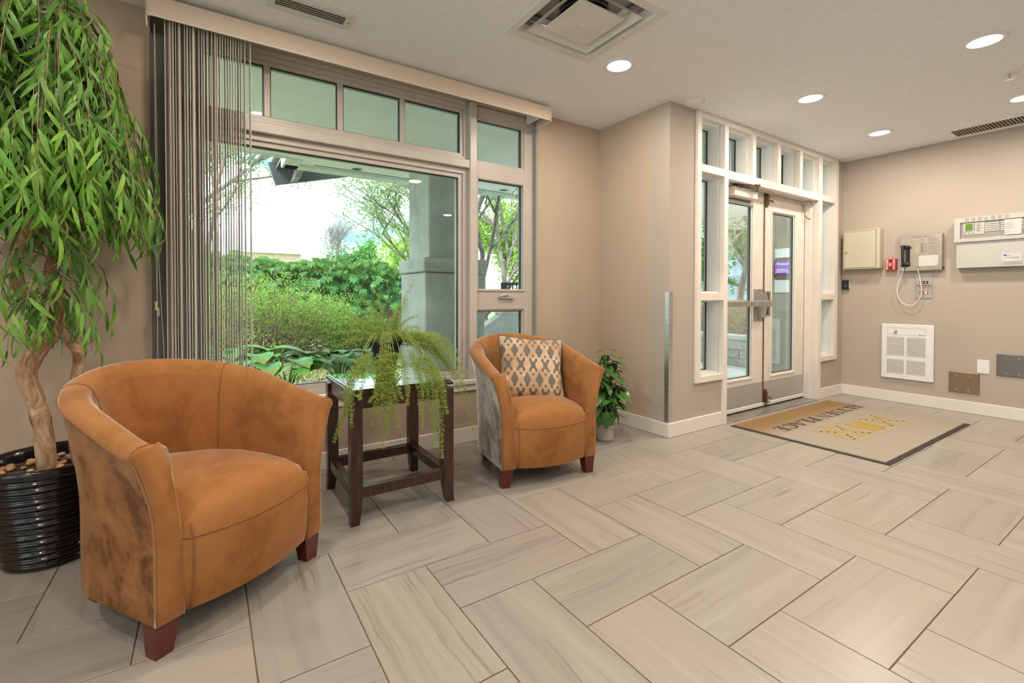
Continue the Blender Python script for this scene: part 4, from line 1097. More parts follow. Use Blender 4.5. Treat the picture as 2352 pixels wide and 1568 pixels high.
bx('top_panel', M['espresso'], tb, -hx+fw, hx-fw, -hy+fw, hy-fw, .606, .612); bx('glass_inset', M['table_glass'], tb, -hx+.012, hx-.012, -hy+.012, hy-.012, zt+.001, zt+.006, .001)
for (a, b, c, d) in ((-lx+lw, lx-lw, -ly-.016, -ly+.010), (-lx+lw, lx-lw, ly-.010, ly+.016), (-lx-.016, -lx+.010, -ly+lw, ly-lw), (lx-.010, lx+.016, -ly+lw, ly-lw)):
    bx('apron', E_, tb, a, b, c, d, .535, .604, .001)
for (a, b, c, d) in ((-lx+lw-.004, lx-lw+.004, -ly-.018, -ly+.022), (-lx+lw-.004, lx-lw+.004, ly-.020, ly+.020), (-lx-.020, -lx+.020, -ly+lw-.004, ly-lw+.004), (lx-.020, lx+.020, -ly+lw-.004, ly-lw+.004)):
    bx('stretcher', E_, tb, a, b, c, d, .118, .168, .002)
# ============================================================ LEAF TOOLS
def leaf_var(ratio=.15, bend=.5, fold=.15, nseg=4, tipw=.8, twist=0.0, waist=None):
    vs = []; fs = []
    ang = 0; x = z = 0.0
    for k in range(nseg+1):
        t = k/nseg; w_ = ratio*.5*math.sin(PI*min(1, (t**tipw)))**.8 if 0 < t < 1 else .0015
        a = twist*t
        ca, sa = math.cos(a), math.sin(a)
        for s in (-1, 0, 1):
            yy = s*w_; dz = abs(s)*w_*fold
            vs.append((x, yy*ca-dz*sa, z+yy*sa+dz*ca))
        ang = -bend*(t+.5/nseg)*1.2; x += math.cos(ang)/nseg; z += math.sin(ang)/nseg
    for k in range(nseg):
        for c in (0, 1): a = k*3+c; fs.append((a, a+1, a+4, a+3))
    return np.array(vs), np.array(fs)
def frames(D, U):   # arrays n,3 -> rotation matrices with x=D, z~U
    D = D/np.linalg.norm(D, axis=1, keepdims=True)
    Y = np.cross(U, D); l = np.linalg.norm(Y, axis=1, keepdims=True); l[l < 1e-6] = 1; Y = Y/l
    Z = np.cross(D, Y); return np.stack([D, Y, Z], 2)
def np_mesh(name, V_, F_, mat, parent=None, smooth=False):
    me = bpy.data.meshes.new(name); nv, nf, k = len(V_), len(F_), F_.shape[1]
    me.vertices.add(nv); me.vertices.foreach_set('co', V_.astype(np.float32).ravel())
    me.loops.add(nf*k); me.loops.foreach_set('vertex_index', F_.astype(np.int32).ravel())
    me.polygons.add(nf); me.polygons.foreach_set('loop_start', np.arange(0, nf*k, k, dtype=np.int32))
    try: me.polygons.foreach_set('loop_total', np.full(nf, k, dtype=np.int32))
    except Exception: pass
    me.update(); me.validate()
    if smooth: me.shade_smooth()
    me.materials.append(mat); return link(name, me, parent)
def scatter(name, mat, parent, var, P, D, U, L, kind='stuff', smooth=True):
    vs, fs = var; P = np.asarray(P); R = frames(np.asarray(D, float), np.asarray(U, float)); L = np.asarray(L, float)
    V_ = np.einsum('nij,mj->nmi', R, vs)*L[:, None, None]+P[:, None, :]
    n, m = len(P), len(vs); F_ = (fs[None]+(np.arange(n)*m)[:, None, None]).reshape(-1, 4)
    o = np_mesh(name, V_.reshape(-1, 3), F_, mat, parent, smooth)
    if kind: o['kind'] = kind
    return o
def leaf_objs(name, mats, parent, vars_, P, D, U, L):
    mes = []
    for v in vars_:
        me = bpy.data.meshes.new(name); me.from_pydata([tuple(a) for a in v[0]], [], [tuple(int(b) for b in f) for f in v[1]]); me.shade_smooth(); me.materials.append(mats); mes.append(me)
    R = frames(np.asarray(D, float), np.asarray(U, float))
    for i in range(len(P)):
        o = link(name, mes[i % len(mes)], parent)
        M4 = Matrix([list(R[i][0]*L[i])+[P[i][0]], list(R[i][1]*L[i])+[P[i][1]], list(R[i][2]*L[i])+[P[i][2]], [0, 0, 0, 1]])
        o.matrix_local = M4
def V3(*a): return np.array(a, float)
def bez(p0, p1, p2, t): return (1-t)**2*p0+2*(1-t)*t*p1+t*t*p2
def bezt(p0, p1, p2, t): return 2*(1-t)*(p1-p0)+2*t*(p2-p1)

# ============================================================ POTTED TREE (left)
pt = thing('potted_tree', 'tall weeping narrow-leaved tree in a ribbed black glazed pot at the left', 'potted plant', (-.53, 2.62, 0))
prof = []; nr = 15
for k in range(nr*6+1):
    t = k/(nr*6); z = .012+.355*t; r = .150+.066*t+.0055*math.sin(2*PI*k/6-.8)*(1+.2*math.sin(k*.7)); prof.append((r, z))
prof = [(0, .001), (.14, .001), (.150, .008)]+prof+[(.222, .375), (.226, .388), (.226, .400), (.220, .407), (.212, .403), (.206, .385), (.198, .34)]
mb = MB(); nn = 72; vs = []
for i in range(nn):
    a = 2*PI*i/nn
    for k, (r, z) in enumerate(prof): vs.append((r*math.cos(a), r*math.sin(a), z+(.0025*math.sin(3*a+k*.35) if 6 < k < len(prof)-6 else 0)))
m_ = len(prof); mb.add(vs, [(i*m_+k, ((i+1) % nn)*m_+k, ((i+1) % nn)*m_+k+1, i*m_+k+1) for i in range(nn) for k in range(m_-1)])
mb.build('pot', M['pot_black'], pt, smooth=True)
mb = MB(); mb.grid(lambda u, v: (.200*v*math.cos(2*PI*u), .200*v*math.sin(2*PI*u), .352+.012*noise.noise(Vector((u*9, v*4, 0)))), 24, 6, cu=True); mb.build('soil', M['soil'], pt, smooth=True)
rp = random.Random(11); mb0 = MB(); 
bm = bmesh.new(); bmesh.ops.create_icosphere(bm, subdivisions=1, radius=1); me = bpy.data.meshes.new('pebble'); bm.to_mesh(me); bm.free(); me.materials.append(M['pebble']); me.shade_smooth()
for k in range(70):
    a = rp.uniform(0, 2*PI); r = .185*math.sqrt(rp.random()); s = rp.uniform(.008, .017); o = link('pebble', me, pt); o.location = (r*math.cos(a), r*math.sin(a), .362); o.scale = (s*1.3, s, s*.7); o.rotation_euler = (0, 0, rp.uniform(0, 3))
def limb(name, pts, r0, r1, parent=pt, seg=10, wob=.006, mat='bark', n=12):
    P = cr_spline([tuple(p) for p in pts], seg); m = len(P); out = []
    for i, p in enumerate(P):
        q = Vector(p); out.append(q+Vector((noise.noise(q*9), noise.noise(q*9+Vector((5, 0, 0))), 0))*wob)
    rs = [(r0+(r1-r0)*i/(m-1))*(1+.12*noise.noise(Vector(P[i])*22)) for i in range(m)]
    return MB().tube(out, rs, n).build(name, M[mat], parent, smooth=True)
o0 = np.array([-.53, 2.62, 0])
def rel(x, y, z): return (x+.53, y-2.62, z)
limb('trunk', [rel(-.545, 2.62, .34), rel(-.565, 2.62, .55), rel(-.60, 2.62, .72), rel(-.59, 2.62, .80), rel(-.535, 2.62, .90)], .030, .033)
limb('trunk', [rel(-.46, 2.66, .34), rel(-.475, 2.65, .55), rel(-.455, 2.65, .74), rel(-.46, 2.64, .84), rel(-.52, 2.63, .93)], .020, .020)
limb('trunk', [rel(-.535, 2.62, .89), rel(-.59, 2.60, 1.02), rel(-.625, 2.60, 1.14), rel(-.60, 2.62, 1.30), rel(-.56, 2.63, 1.45), rel(-.60, 2.62, 1.68), rel(-.68, 2.62, 1.95)], .027, .012)
limb('trunk', [rel(-.53, 2.62, .89), rel(-.515, 2.64, 1.03), rel(-.535, 2.65, 1.17), rel(-.50, 2.64, 1.32), rel(-.52, 2.62, 1.47), rel(-.48, 2.60, 1.65), rel(-.46, 2.60, 1.90), rel(-.50, 2.62, 2.15)], .026, .010)
rt = random.Random(21)
PP, DD, UU, LL = [], [], [], []
twm = MB()
def twig(start, phi, R, up, zend, nl, lmin, lmax, tmin=.22):
    s = V3(*start); e = s+V3(R*math.cos(phi), R*math.sin(phi), 0); e[2] = zend
    c = s+V3(R*.62*math.cos(phi), R*.62*math.sin(phi), 0); c[2] = max(s[2], zend)+up
    wob = V3(rt.uniform(-.03, .03), rt.uniform(-.03, .03), 0)
    pts = [tuple(bez(s, c, e, t)+wob*math.sin(PI*t)) for t in [k/7 for k in range(8)]]
    twm.tube(pts, [.0028*(1-.7*k/7) for k in range(8)], 4, cap=False)
    for k in range(nl):
        t = tmin+(1.02-tmin)*(k+rt.random()*.8)/nl; t = min(t, 1)
        p = bez(s, c, e, t)+wob*math.sin(PI*t); tg = bezt(s, c, e, t); tg /= np.linalg.norm(tg)
        side = np.cross(tg, V3(0, 0, 1)); side /= (np.linalg.norm(side)+1e-6)
        d = tg*.55+side*rt.choice((-1, 1))*rt.uniform(.15, .7)+V3(0, 0, -1)*rt.uniform(.2, .9)+V3(math.cos(phi), math.sin(phi), 0)*.15
        # keep inside the room corner and clear of the wall
        u = V3(rt.uniform(-1, 1), rt.uniform(-1, 1), .7)+V3(math.cos(phi), math.sin(phi), 0)*.8
        PP.append(p); DD.append(d); UU.append(u); LL.append(rt.uniform(lmin, lmax))
for k in range(430):
    phi = rt.uniform(0, 2*PI); z0 = rt.uniform(1.45, 2.32)
    q = rt.random()
    zend = 1.22+(z0-1.25)*rt.uniform(.15, .80)
    Rm = .12+.29*min(1, max(0, (2.40-zend)/1.1))
    if math.sin(phi) > .25: Rm = min(Rm, .27/max(.3, math.sin(phi)))
    R = Rm*math.sqrt(rt.uniform(.30, 1))
    twig((rt.uniform(-.08, .06), rt.uniform(-.04, .04), z0), phi, R, rt.uniform(.02, .13), zend, rt.randint(9, 16), .075, .13)
for k in range(34):    # lower clumps
    phi = rt.uniform(-2.9, .4) if k % 3 else rt.uniform(0, 6.3); z0 = rt.uniform(1.02, 1.35)
    twig((rt.uniform(-.06, .03), -.02, z0), phi, rt.uniform(.10, .24), .05, z0-rt.uniform(.12, .26), rt.randint(5, 9), .08, .125)
for k in range(10):    # low sprigs on the trunk
    phi = rt.uniform(-2.6, -.3); z0 = rt.uniform(.95, 1.08); twig((-.04, -.03, z0), phi, rt.uniform(.06, .15), .03, z0-rt.uniform(.06, .14), 4, .07, .11)
tw = twm.build('twigs', M['stem_brown'], pt, smooth=True); tw['kind'] = 'stuff'
PP = np.array(PP); DD = np.array(DD); UU = np.array(UU); LL = np.array(LL)
# leaves nearest the camera are separate
camp = V3(.53, -2.62, 1.06); dist = np.linalg.norm(PP-camp, axis=1)
lat = (PP[:, 0]*math.cos(_yaw)-PP[:, 1]*math.sin(_yaw)); keepv = lat > -.14
order = np.argsort(np.where(keepv & (PP[:, 2] < 2.25), dist, 99)); near = order[:295]; rest = order[295:]
lv = [leaf_var(.135, b, .25, 5, .85, tw_) for b, tw_ in ((.5, .2), (.9, -.3), (.25, .1), (1.2, .4), (.7, -.1))]
leaf_objs('leaf', M['willow_leaf'], pt, lv, PP[near], DD[near], UU[near], LL[near]*1.08)
for q in range(5):
    s = rest[q::5]; scatter('foliage', M['willow_leaf' if q % 2 else 'willow_dark'], pt, lv[q], PP[s], DD[s], UU[s], LL[s])

# ============================================================ FERN ON THE TABLE
fn = thing('potted_fern', 'feathery asparagus fern spilling from a black pot on the side table', 'potted plant', (.80, 2.45, .6265))
mb = MB(); mb.lathe([(0, .001), (.046, .001), (.048, .006), (.078, .168), (.086, .169), (.088, .176), (.088, .192), (.084, .193), (.080, .19), (.077, .16)], 40); sharp(mb.build('pot', M['black_plastic'], fn, fix=True), 40)
mb = MB(); mb.lathe([(0, .160), (.078, .160)], 24); mb.build('soil', M['soil'], fn)
rf = random.Random(4)
right = V3(math.cos(_yaw), -math.sin(_yaw), 0); toward = V3(-math.sin(_yaw), -math.cos(_yaw), 0)
quadv = np.array([(0, -.5, 0), (.5, -.9, 0), (1, 0, 0), (.5, .9, 0)], float); quadf = np.array([(0, 1, 2, 3)])
def frond(c, e, wid=.035, dens=1.0, name='frond', mid=None, t0=.10):
    s = V3(rf.uniform(-.03, .03), rf.uniform(-.03, .03), .165); c = V3(*c); e = V3(*e)
    if mid is not None:
        PL = np.array(cr_spline([tuple(s)]+[tuple(q) for q in mid]+[tuple(e)], 8)); sg = np.r_[0, np.cumsum(np.linalg.norm(np.diff(PL, axis=0), axis=1))]; Ln = sg[-1]
        cur = lambda t: np.array([np.interp(t*Ln, sg, PL[:, q]) for q in range(3)]); cut = lambda t: cur(min(1, t+.02))-cur(max(0, t-.02))
    else:
        Ln = np.linalg.norm(c-s)+np.linalg.norm(e-c); cur = lambda t: bez(s, c, e, t); cut = lambda t: bezt(s, c, e, t)
    nn_ = int(Ln/.0105*dens)
    pts = [tuple(cur(t/14)) for t in range(15)]
    st = MB().tube(pts, [.0016*(1-.6*k/14) for k in range(15)], 4, cap=False); so = st.build(name, M['stem_green'], fn, smooth=True)
    P, D, U, L = [], [], [], []; bm_ = MB()
    for k in range(nn_):
        t = t0+(1-t0)*(k+rf.random())/nn_; p = cur(t); tg = cut(t); tg = tg/(np.linalg.norm(tg)+1e-9)
        wl_ = wid*math.sin(PI*min(1, .18+.86*t))**.7*rf.uniform(.55, 1.15)
        a1 = np.cross(tg, V3(.1, .2, 1)); a1 /= np.linalg.norm(a1)+1e-9; a2 = np.cross(tg, a1)
        for b in range(2):
            an = (0 if b else PI)+rf.uniform(-.75, .75); d = (a1*math.cos(an)+a2*math.sin(an))*.86+tg*.5; d /= np.linalg.norm(d)
            ns_ = max(2, int(wl_/.0062))
            for q in range(ns_):
                pp = p+d*wl_*(q+.6)/ns_; sz_ = .0135*(1-.35*q/ns_)
                for r_ in range(5):
                    aa = rf.uniform(0, 2*PI); dd = d*.55+(a1*math.cos(aa)+a2*math.sin(aa))*.8
                    P.append(pp); D.append(dd); U.append((rf.uniform(-1, 1), rf.uniform(-1, 1), 1)); L.append(sz_*rf.uniform(.7, 1.2))
    qv = quadv*np.array([1, .10, 1]); qv[0, 1] = -.03; 
    scatter('needles', M['fern_leaf'], so, (qv, quadf), P, D, U, L, smooth=False)
def W3(r, t, z): v = right*r+toward*t; return (v[0], v[1], z)
# upright and spreading plumes: (right, toward camera, height) of control and end
UPR = [((.05, .0, .33), (.155, .03, .50)), ((.07, .02, .30), (.13, .05, .42)), ((-.04, 0, .36), (-.14, .0, .42)), ((-.02, -.03, .34), (-.06, -.05, .44)), ((-.06, .02, .30), (-.20, .05, .34)),
 ((-.08, .04, .27), (-.235, .08, .24)), ((-.06, .02, .25), (-.20, .03, .20)), ((-.08, 0, .28), (-.25, -.02, .29)), ((.05, -.03, .30), (.17, -.06, .33)),
 ((.10, .03, .28), (.20, .08, .27)), ((-.10, .05, .24), (-.22, .10, .17)), ((0, 0, .30), (-.10, .04, .33)), ((-.05, .02, .30), (-.17, .05, .30)), ((-.03, -.02, .28), (-.12, -.06, .30)), ((.02, -.04, .3), (.05, -.08, .38))]
for c, e in UPR: frond(W3(*c), W3(*e), .034, .95)
ARC = [((.20, -.02, .34), (.34, -.05, .02), ), ((.24, .0, .33), (.40, -.02, .06)), ((.30, .0, .34), (.47, -.03, -.30)), ((.22, .03, .32), (.33, .02, -.02)), ((.18, .02, .30), (.27, .03, .02)), ((.30, .03, .31), (.43, .02, -.05)), ((.26, .02, .30), (.45, .0, .0)),
 ((.14, -.03, .27), (.22, -.05, .05)), ((.16, -.05, .31), (.27, -.08, .15)), ((.26, -.06, .30), (.38, -.08, .12)), ((.34, -.02, .22), (.46, -.04, -.18))]
for c, e in ARC: frond(W3(*c), W3(*e), .034, 1.05)
# fronds that spill over the front edge of the table: (right, end height, sideways end shift, frond width)
for r_, ze, dr_, wd_ in ((.095, -.27, -.01, .045), (.07, -.16, -.03, .045), (.11, -.12, .03, .045), (.085, -.04, .0, .05), (.13, -.18, .02, .04), (.15, -.05, .02, .045), (.06, -.05, -.03, .04), (.10, -.21, .0, .04), (.185, -.08, .0, .035),
                       (.325, -.37, .01, .032), (.30, -.22, .0, .04), (.27, -.12, .0, .04), (.24, -.20, .01, .035), (.34, -.15, .02, .035), (.29, -.30, .015, .03), (.31, -.06, .0, .04), (.25, -.05, .0, .04),
                       (-.05, -.21, -.055, .032), (-.045, -.10, -.01, .035), (-.03, -.15, .0, .03), (.0, -.03, .0, .03)):
    te = (.325-.55*r_)/.8353
    m1 = W3(r_*.35, te*.35, .245); m2 = W3(r_*.80, te*.85, .10); m3 = W3(r_, te+.025, -.005); m4 = W3(r_+dr_*.3, te+.035, ze*.5)
    frond((0, 0, 0), W3(r_+dr_, te+.03, ze), wd_, 1.15*(1-.3), mid=[m1, m2, m3, m4], t0=.12 if abs(r_-.095) < .001 or r_ == .30 else .46+.12*rf.random())

# ============================================================ LEAFY PLANT IN THE CORNER
lp = thing('leafy_houseplant', 'leafy green houseplant in a grey ribbed pot in the wall corner', 'potted plant', (2.455, 2.485, 0))
prof = [(0, .001), (.060, .001), (.064, .006)]
for k in range(61): t = k/60; prof.append((.065+.013*t+.0012*math.sin(k*2*PI/5), .010+.195*t))
prof += [(.081, .208), (.081, .215), (.076, .215), (.073, .19)]
MB().lathe(prof, 40).build('pot', M['pot_grey'], lp, smooth=True); MB().lathe([(0, .195), (.074, .195)], 20).build('soil', M['soil'], lp)
rh = random.Random(8); P, D, U, L = [], [], [], []; sm = MB()
tops = [(0.02, 0, .66), (-.03, -.04, .56), (.05, -.05, .50), (.10, .02, .50), (-.05, .03, .52), (.08, -.08, .40), (0, -.08, .40), (.03, .06, .46), (-.06, -.06, .36), (.10, -.03, .32), (.02, -.10, .30), (-.09, -.02, .50), (.13, .0, .42), (-.07, .02, .60), (.07, -.02, .60)]
for tx, ty, tz in tops:
    pts = [(.01*rh.uniform(-1, 1), .01*rh.uniform(-1, 1), .19), (tx*.4, ty*.4, .19+(tz-.19)*.5), (tx, ty, tz)]; sm.tube(cr_spline(pts, 5), .0035, 6)
    nl = 9 if tz > .45 else 7
    for k in range(nl):
        a = 2.4*k+rh.uniform(-.3, .3); zz = tz-.012*k*(1.6 if tz < .6 else 1)
        P.append((tx*(zz/tz), ty*(zz/tz), zz)); D.append((math.cos(a), math.sin(a), rh.uniform(-.45, .3)-.04*k)); U.append((0, 0, 1)); L.append(rh.uniform(.115, .165)*(1 if k > 1 else .8))
for a in (-2.2, -1.7, -1.2, -.7, -.1, -2.7):
    sm.tube([(0, 0, .2), (.06*math.cos(a), .06*math.sin(a), .26), (.085*math.cos(a), .085*math.sin(a), .235)], .003, 6); P.append((.085*math.cos(a), .085*math.sin(a), .235)); D.append((math.cos(a)*.35, math.sin(a)*.35, -1)); U.append((math.cos(a), math.sin(a), .3)); L.append(rh.uniform(.11, .15))
sm.build('stems', M['stem_green'], lp, smooth=True)
hv = [leaf_var(.42, .45, .18, 6, .9), leaf_var(.38, .8, .2, 6, .85, .2), leaf_var(.44, .25, .15, 6, .95, -.2)]
leaf_objs('leaf', M['variegated'], lp, hv, np.array(P), np.array(D), np.array(U), np.array(L))
# ============================================================ OUTSIDE
struct(bx('ground', M['grass'], None, -40, 60, 3.2, 90, -.25, -.10))
struct(bx('trim_1', M['fascia_light'], None, -2.35, 3.03, 3.131, 3.15, -.25, .40))
# planting bed
def bedz(x, y): return .26+.05*noise.noise(Vector((x*1.3, y*1.3, 0)))+.03*noise.noise(Vector((x*7, y*7, 3)))+max(0, (y-5))*.02
mb = MB().grid(lambda u, v: (-5+6.85*u, 3.16+5.6*v, bedz(-5+6.85*u, 3.16+5.6*v)), 70, 60); mb.box(-5, 1.85, 3.16, 8.7, -.2, .15)
bed = mb.build('planting_bed', M['mulch'], None, smooth=True); struct(bed)
struct(bx('bounce_strip', M['paver'], None, -5, 1.85, 3.16, 3.62, .2, .335))  # unseen pale strip added to bounce light onto the porch ceiling
# soffits of the porch roof
so = MB(); so.box(-1.6, .72, 3.13, 5.33, 2.50, 2.62); so.box(.72, 3.03, 3.13, 5.55, 2.50, 2.62); so.box(3.03, 9.5, 2.42, 5.55, 2.50, 2.62)
so = struct(so.build('porch_ceiling', M['soffit']))
bx('edge_beam', M['fascia_light'], so, .72, 9.5, 5.55, 5.72, 2.475, 2.70, .004); bx('edge_beam', M['fascia_light'], so, .70, .86, 5.33, 5.72, 2.475, 2.70, .004)
bx('shadow_groove', M['fascia_dark'], so, 1.0, 9.5, 5.49, 5.52, 2.4985, 2.5005)
bx('side_beam', M['fascia_light'], so, -1.6, .70, 5.30, 5.36, 2.485, 2.70, .003)
for x, y, lb in ((1.44, 5.40, 'small unlit recessed lamp in the porch ceiling above the shrub'), (3.39, 5.36, 'small unlit recessed lamp in the porch ceiling seen in the narrow window')):
    t = thing('porch_lamp', lb, 'outdoor lamp', (x, y, 2.50), 0, 'porch ceiling lamps')
    MB().lathe([(.05, -.001), (.056, -.006), (.075, -.006), (.08, 0)], 24).build('trim_ring', M['fascia_light'], t, smooth=True); MB().lathe([(0, -.002), (.052, -.002)], 24).build('well', M['dark_gap'], t)
# gable rake beyond the porch
gb = thing('roof_rake', 'dark sloping roof edge board beyond the porch ceiling', 'roof edge', (0, 0, 0))
mb = MB(); mb.prism([(.62, 2.635), (.70, 2.38), (1.72, 2.645), (1.72, 2.80)], 'y', 6.18, 6.24); mb.build('rake_board', M['fascia_dark'], gb)
mb = MB(); mb.prism([(.66, 2.66), (.72, 2.74), (1.5, 2.9), (1.5, 2.8)], 'y', 5.75, 6.30); mb.build('roof_sheathing', M['fascia_light'], gb)
mb = MB(); mb.prism([(.86, 2.42), (.93, 2.44), (1.02, 2.70), (.93, 2.72)], 'y', 5.85, 6.18); mb.build('outrigger', M['lumber'], gb)
mb = MB(); mb.prism([(.70, 2.56), (.74, 2.57), (.80, 2.76), (.74, 2.76)], 'y', 5.75, 6.18); mb.build('gutter', M['fascia_dark'], gb)
bx('back_board', M['lumber'], gb, 1.72, 1.76, 6.18, 6.24, 2.645, 2.80)
# concrete pier
pr = thing('concrete_pier', 'square board-formed concrete porch pier on a wider base outside the window', 'pillar', (0, 0, 0))
mb = MB(); mb.box(1.96, 2.53, 4.57, 5.145, 1.46, 2.4995, .012); mb.build('shaft', M['concrete'], pr)
mb = MB(); mb.box(1.87, 2.62, 4.48, 5.235, 1.31, 1.46, .012); mb.build('cap_band', M['concrete'], pr)
mb = MB(); mb.box(1.89, 2.60, 4.50, 5.215, -.1, 1.305, .012); mb.build('base', M['concrete'], pr)
# porch paving: separate pavers
pv = struct(bx('porch_floor', M['block_joint'], None, 1.86, 6.75, 2.42, 7.2, -.14, -.04))
for i in range(12):
    for j in range(10):
        x0, y0 = 1.88+.405*i, 2.43+.47*j
        if x0+.4 > 6.76: continue
        bx('paver', M['paver'], pv, x0, x0+.397, y0, y0+.462, -.04, -.012, .003)
# retaining wall of blocks
rw = thing('retaining_wall', 'low grey block retaining wall seen through the left glass door', 'garden wall', (6.78, 2.8, -.04))
bx('core', M['block_joint'], rw, .03, .28, 0, 4.6, 0, .43)
for c in range(3):
    z0 = .0+.142*c
    for k in range(12):
        y0 = .40*k+(.2 if c % 2 else 0)-.2
        if y0 < -.01: y0 = 0; L_ = .2
        else: L_ = .4
        if y0+L_ > 4.7: continue
        r_ = random.Random(c*20+k).uniform(-.006, .006)
        bx('block', M['block'], rw, r_, .20, y0+.002, y0+L_-.002, z0+.001, z0+.139, .006)
for k in range(10): bx('cap_block', M['paver'], rw, -.025, .30, .46*k+.002, .46*k+.458, .43, .495, .005)
# bank of dry plants
bk = MB().grid(lambda u, v: (7.06+3*u, 2.8+5*v, .40+.55*min(1, u*1.6)+.05*noise.noise(Vector((u*9, v*12, 0)))), 24, 40); o = bk.build('garden_bank', M['mulch'], None, smooth=True); struct(o)
def rnd_dirs(n, R_, zb=.4):
    d = R_.normal(size=(n, 3)); d /= np.linalg.norm(d, axis=1, keepdims=True); d[:, 2] = d[:, 2]*.6+zb; return d
R5 = np.random.default_rng(5)
n = 5200; P = np.stack([R5.uniform(7.2, 8.4, n), R5.uniform(2.9, 6.8, n), np.zeros(n)], 1); P[:, 2] = .42+.55*np.minimum(1, (P[:, 0]-7.06)/3*1.6)+R5.uniform(0, .22, n)
o = scatter('dry_groundcover', M['dry_leaf'], None, leaf_var(.10, .9, .1, 3), P, rnd_dirs(n, R5, .1), R5.normal(size=(n, 3)), R5.uniform(.06, .14, n)); tag(o, 'brown dry ground cover above the block retaining wall', 'ground cover')
# shrub
def shrub(name, label, c, r, n, mat, lsize, seed, twn=160, zmin=None):
    R_ = np.random.default_rng(seed); t = thing(name, label, 'shrub', c)
    d = R_.normal(size=(n, 3)); d /= np.linalg.norm(d, axis=1, keepdims=True); d[:, 2] = np.abs(d[:, 2])*1.0-.12*(R_.random(n) < .35)
    lump = np.array([1+.22*noise.noise(Vector((a*2.6, b*2.6, c_*2.6)))+.12*noise.noise(Vector((a*7, b*7, c_*7))) for a, b, c_ in d])
    rad = lump*(R_.uniform(.35, 1, n)**.45); P = d*rad[:, None]*np.array(r)
    ok = R_.random(n) < np.clip(.30+1.3*P[:, 2]/r[2]*.9, .12, 1); P = P[ok]; dd = d[ok]; m = len(P)
    D = dd*.8+R_.normal(size=(m, 3))*.7+np.array([0, 0, .5])
    scatter('foliage', M[mat], t, leaf_var(.5, .3, .2, 2), P, D, R_.normal(size=(m, 3))*.6+np.array([0, 0, 1]), R_.uniform(.7, 1.3, m)*lsize)
    mb = MB(); rr_ = random.Random(seed)
    for k in range(twn):
        a = rr_.uniform(0, 2*PI); e = rr_.uniform(.1, 1.4); q = rr_.uniform(.6, 1.0)
        E2 = Vector((math.cos(a)*math.cos(e)*r[0]*q, math.sin(a)*math.cos(e)*r[1]*q, math.sin(e)*r[2]*q)); s_ = Vector((E2.x*.12, E2.y*.12, -.05)); mid = (s_+E2)/2+Vector((rr_.uniform(-.08, .08), rr_.uniform(-.08, .08), rr_.uniform(-.05, .12)))
        mb.tube([s_, mid, E2], [.007, .005, .002], 4, cap=False)
        for q2 in range(5):
            b_ = mid+(E2-mid)*rr_.random(); mb.tube([b_, b_+Vector((rr_.uniform(-.14, .14), rr_.uniform(-.14, .14), rr_.uniform(-.03, .14)))], [.003, .0012], 3, cap=False)
    o_ = mb.build('twigs', M['twig'], t); o_['kind'] = 'stuff'; return t
shrub('flowering_shrub', 'large mounded bright green shrub in front of the vine hedge', (.55, 6.05, .26), (1.45, .85, 1.02), 30000, 'shrub_leaf', .026, 3, 260)
shrub('flowering_shrub', 'smaller bright green shrub to the left, behind the blind slats', (-1.6, 5.6, .26), (.95, .75, .95), 12000, 'shrub_leaf', .026, 9, 200)
shrub('low_shrub', 'low green shrub between the bright mound and the concrete pier', (1.75, 6.4, .24), (.55, .5, .62), 6000, 'vine_leaf', .045, 19, 120)
# fence with vine hedge
fc = thing('wire_fence', 'weathered fence buried in the vine hedge', 'fence', (0, 8.75, 0))
for k in range(9): bx('post', M['lumber'], fc, -4.2+1.05*k-.04, -4.2+1.05*k+.04, -.04, .04, -.1, 1.62)
bx('shade_backing', M['twig'], fc, -4.4, 4.2, .05, .08, -.1, 1.5)  # added dark sheet that stands in for shade between the hedge leaves
vh = thing('vine_hedge', 'dark green leafy vine hedge covering the garden fence', 'hedge', (0, 8.62, 0))
R6 = np.random.default_rng(6)
def palmate(P, Dm, Lr, mats, parent):
    n_ = len(P); PPx, DDx, UUx, LLx = [], [], [], []
    for i in range(n_):
        n0 = Dm[i]/np.linalg.norm(Dm[i]); a = np.cross(n0, V3(0, 0, 1)); a /= np.linalg.norm(a)+1e-6; b = np.cross(a, n0)
        if b[2] > 0: b = -b
        for q in range(5):
            an = (q-2)*.62; d = b*math.cos(an)+a*math.sin(an)+n0*.25
            PPx.append(P[i]); DDx.append(d); UUx.append(n0); LLx.append(Lr[i]*(1-.13*abs(q-2)))
    return scatter('foliage', M[mats], parent, leaf_var(.42, .5, .15, 3), PPx, DDx, UUx, LLx)
n = 2600; xx = R6.uniform(-4.4, 3.25, n); zz = R6.uniform(.35, 1.0, n)**.7*1.72; zz = np.where(R6.random(n) < .25, R6.uniform(1.45, 1.8, n), zz)
topz = np.array([1.64+.14*noise.noise(Vector((x*1.3, 0, 0)))-.35*max(0, x-2.6) for x in xx]); zz = np.minimum(zz, topz+R6.uniform(-.05, .08, n))
P = np.stack([xx, R6.uniform(-.22, .12, n)-.16*np.sin(zz*2.2), zz], 1); Dm = np.stack([R6.normal(size=n)*.4, -np.ones(n), R6.uniform(.1, .9, n)], 1)
hi = zz > topz-.16
palmate(P[~hi], Dm[~hi], R6.uniform(.09, .15, (~hi).sum()), 'vine_leaf', vh); palmate(P[hi], Dm[hi], R6.uniform(.08, .13, hi.sum()), 'vine_tip', vh)
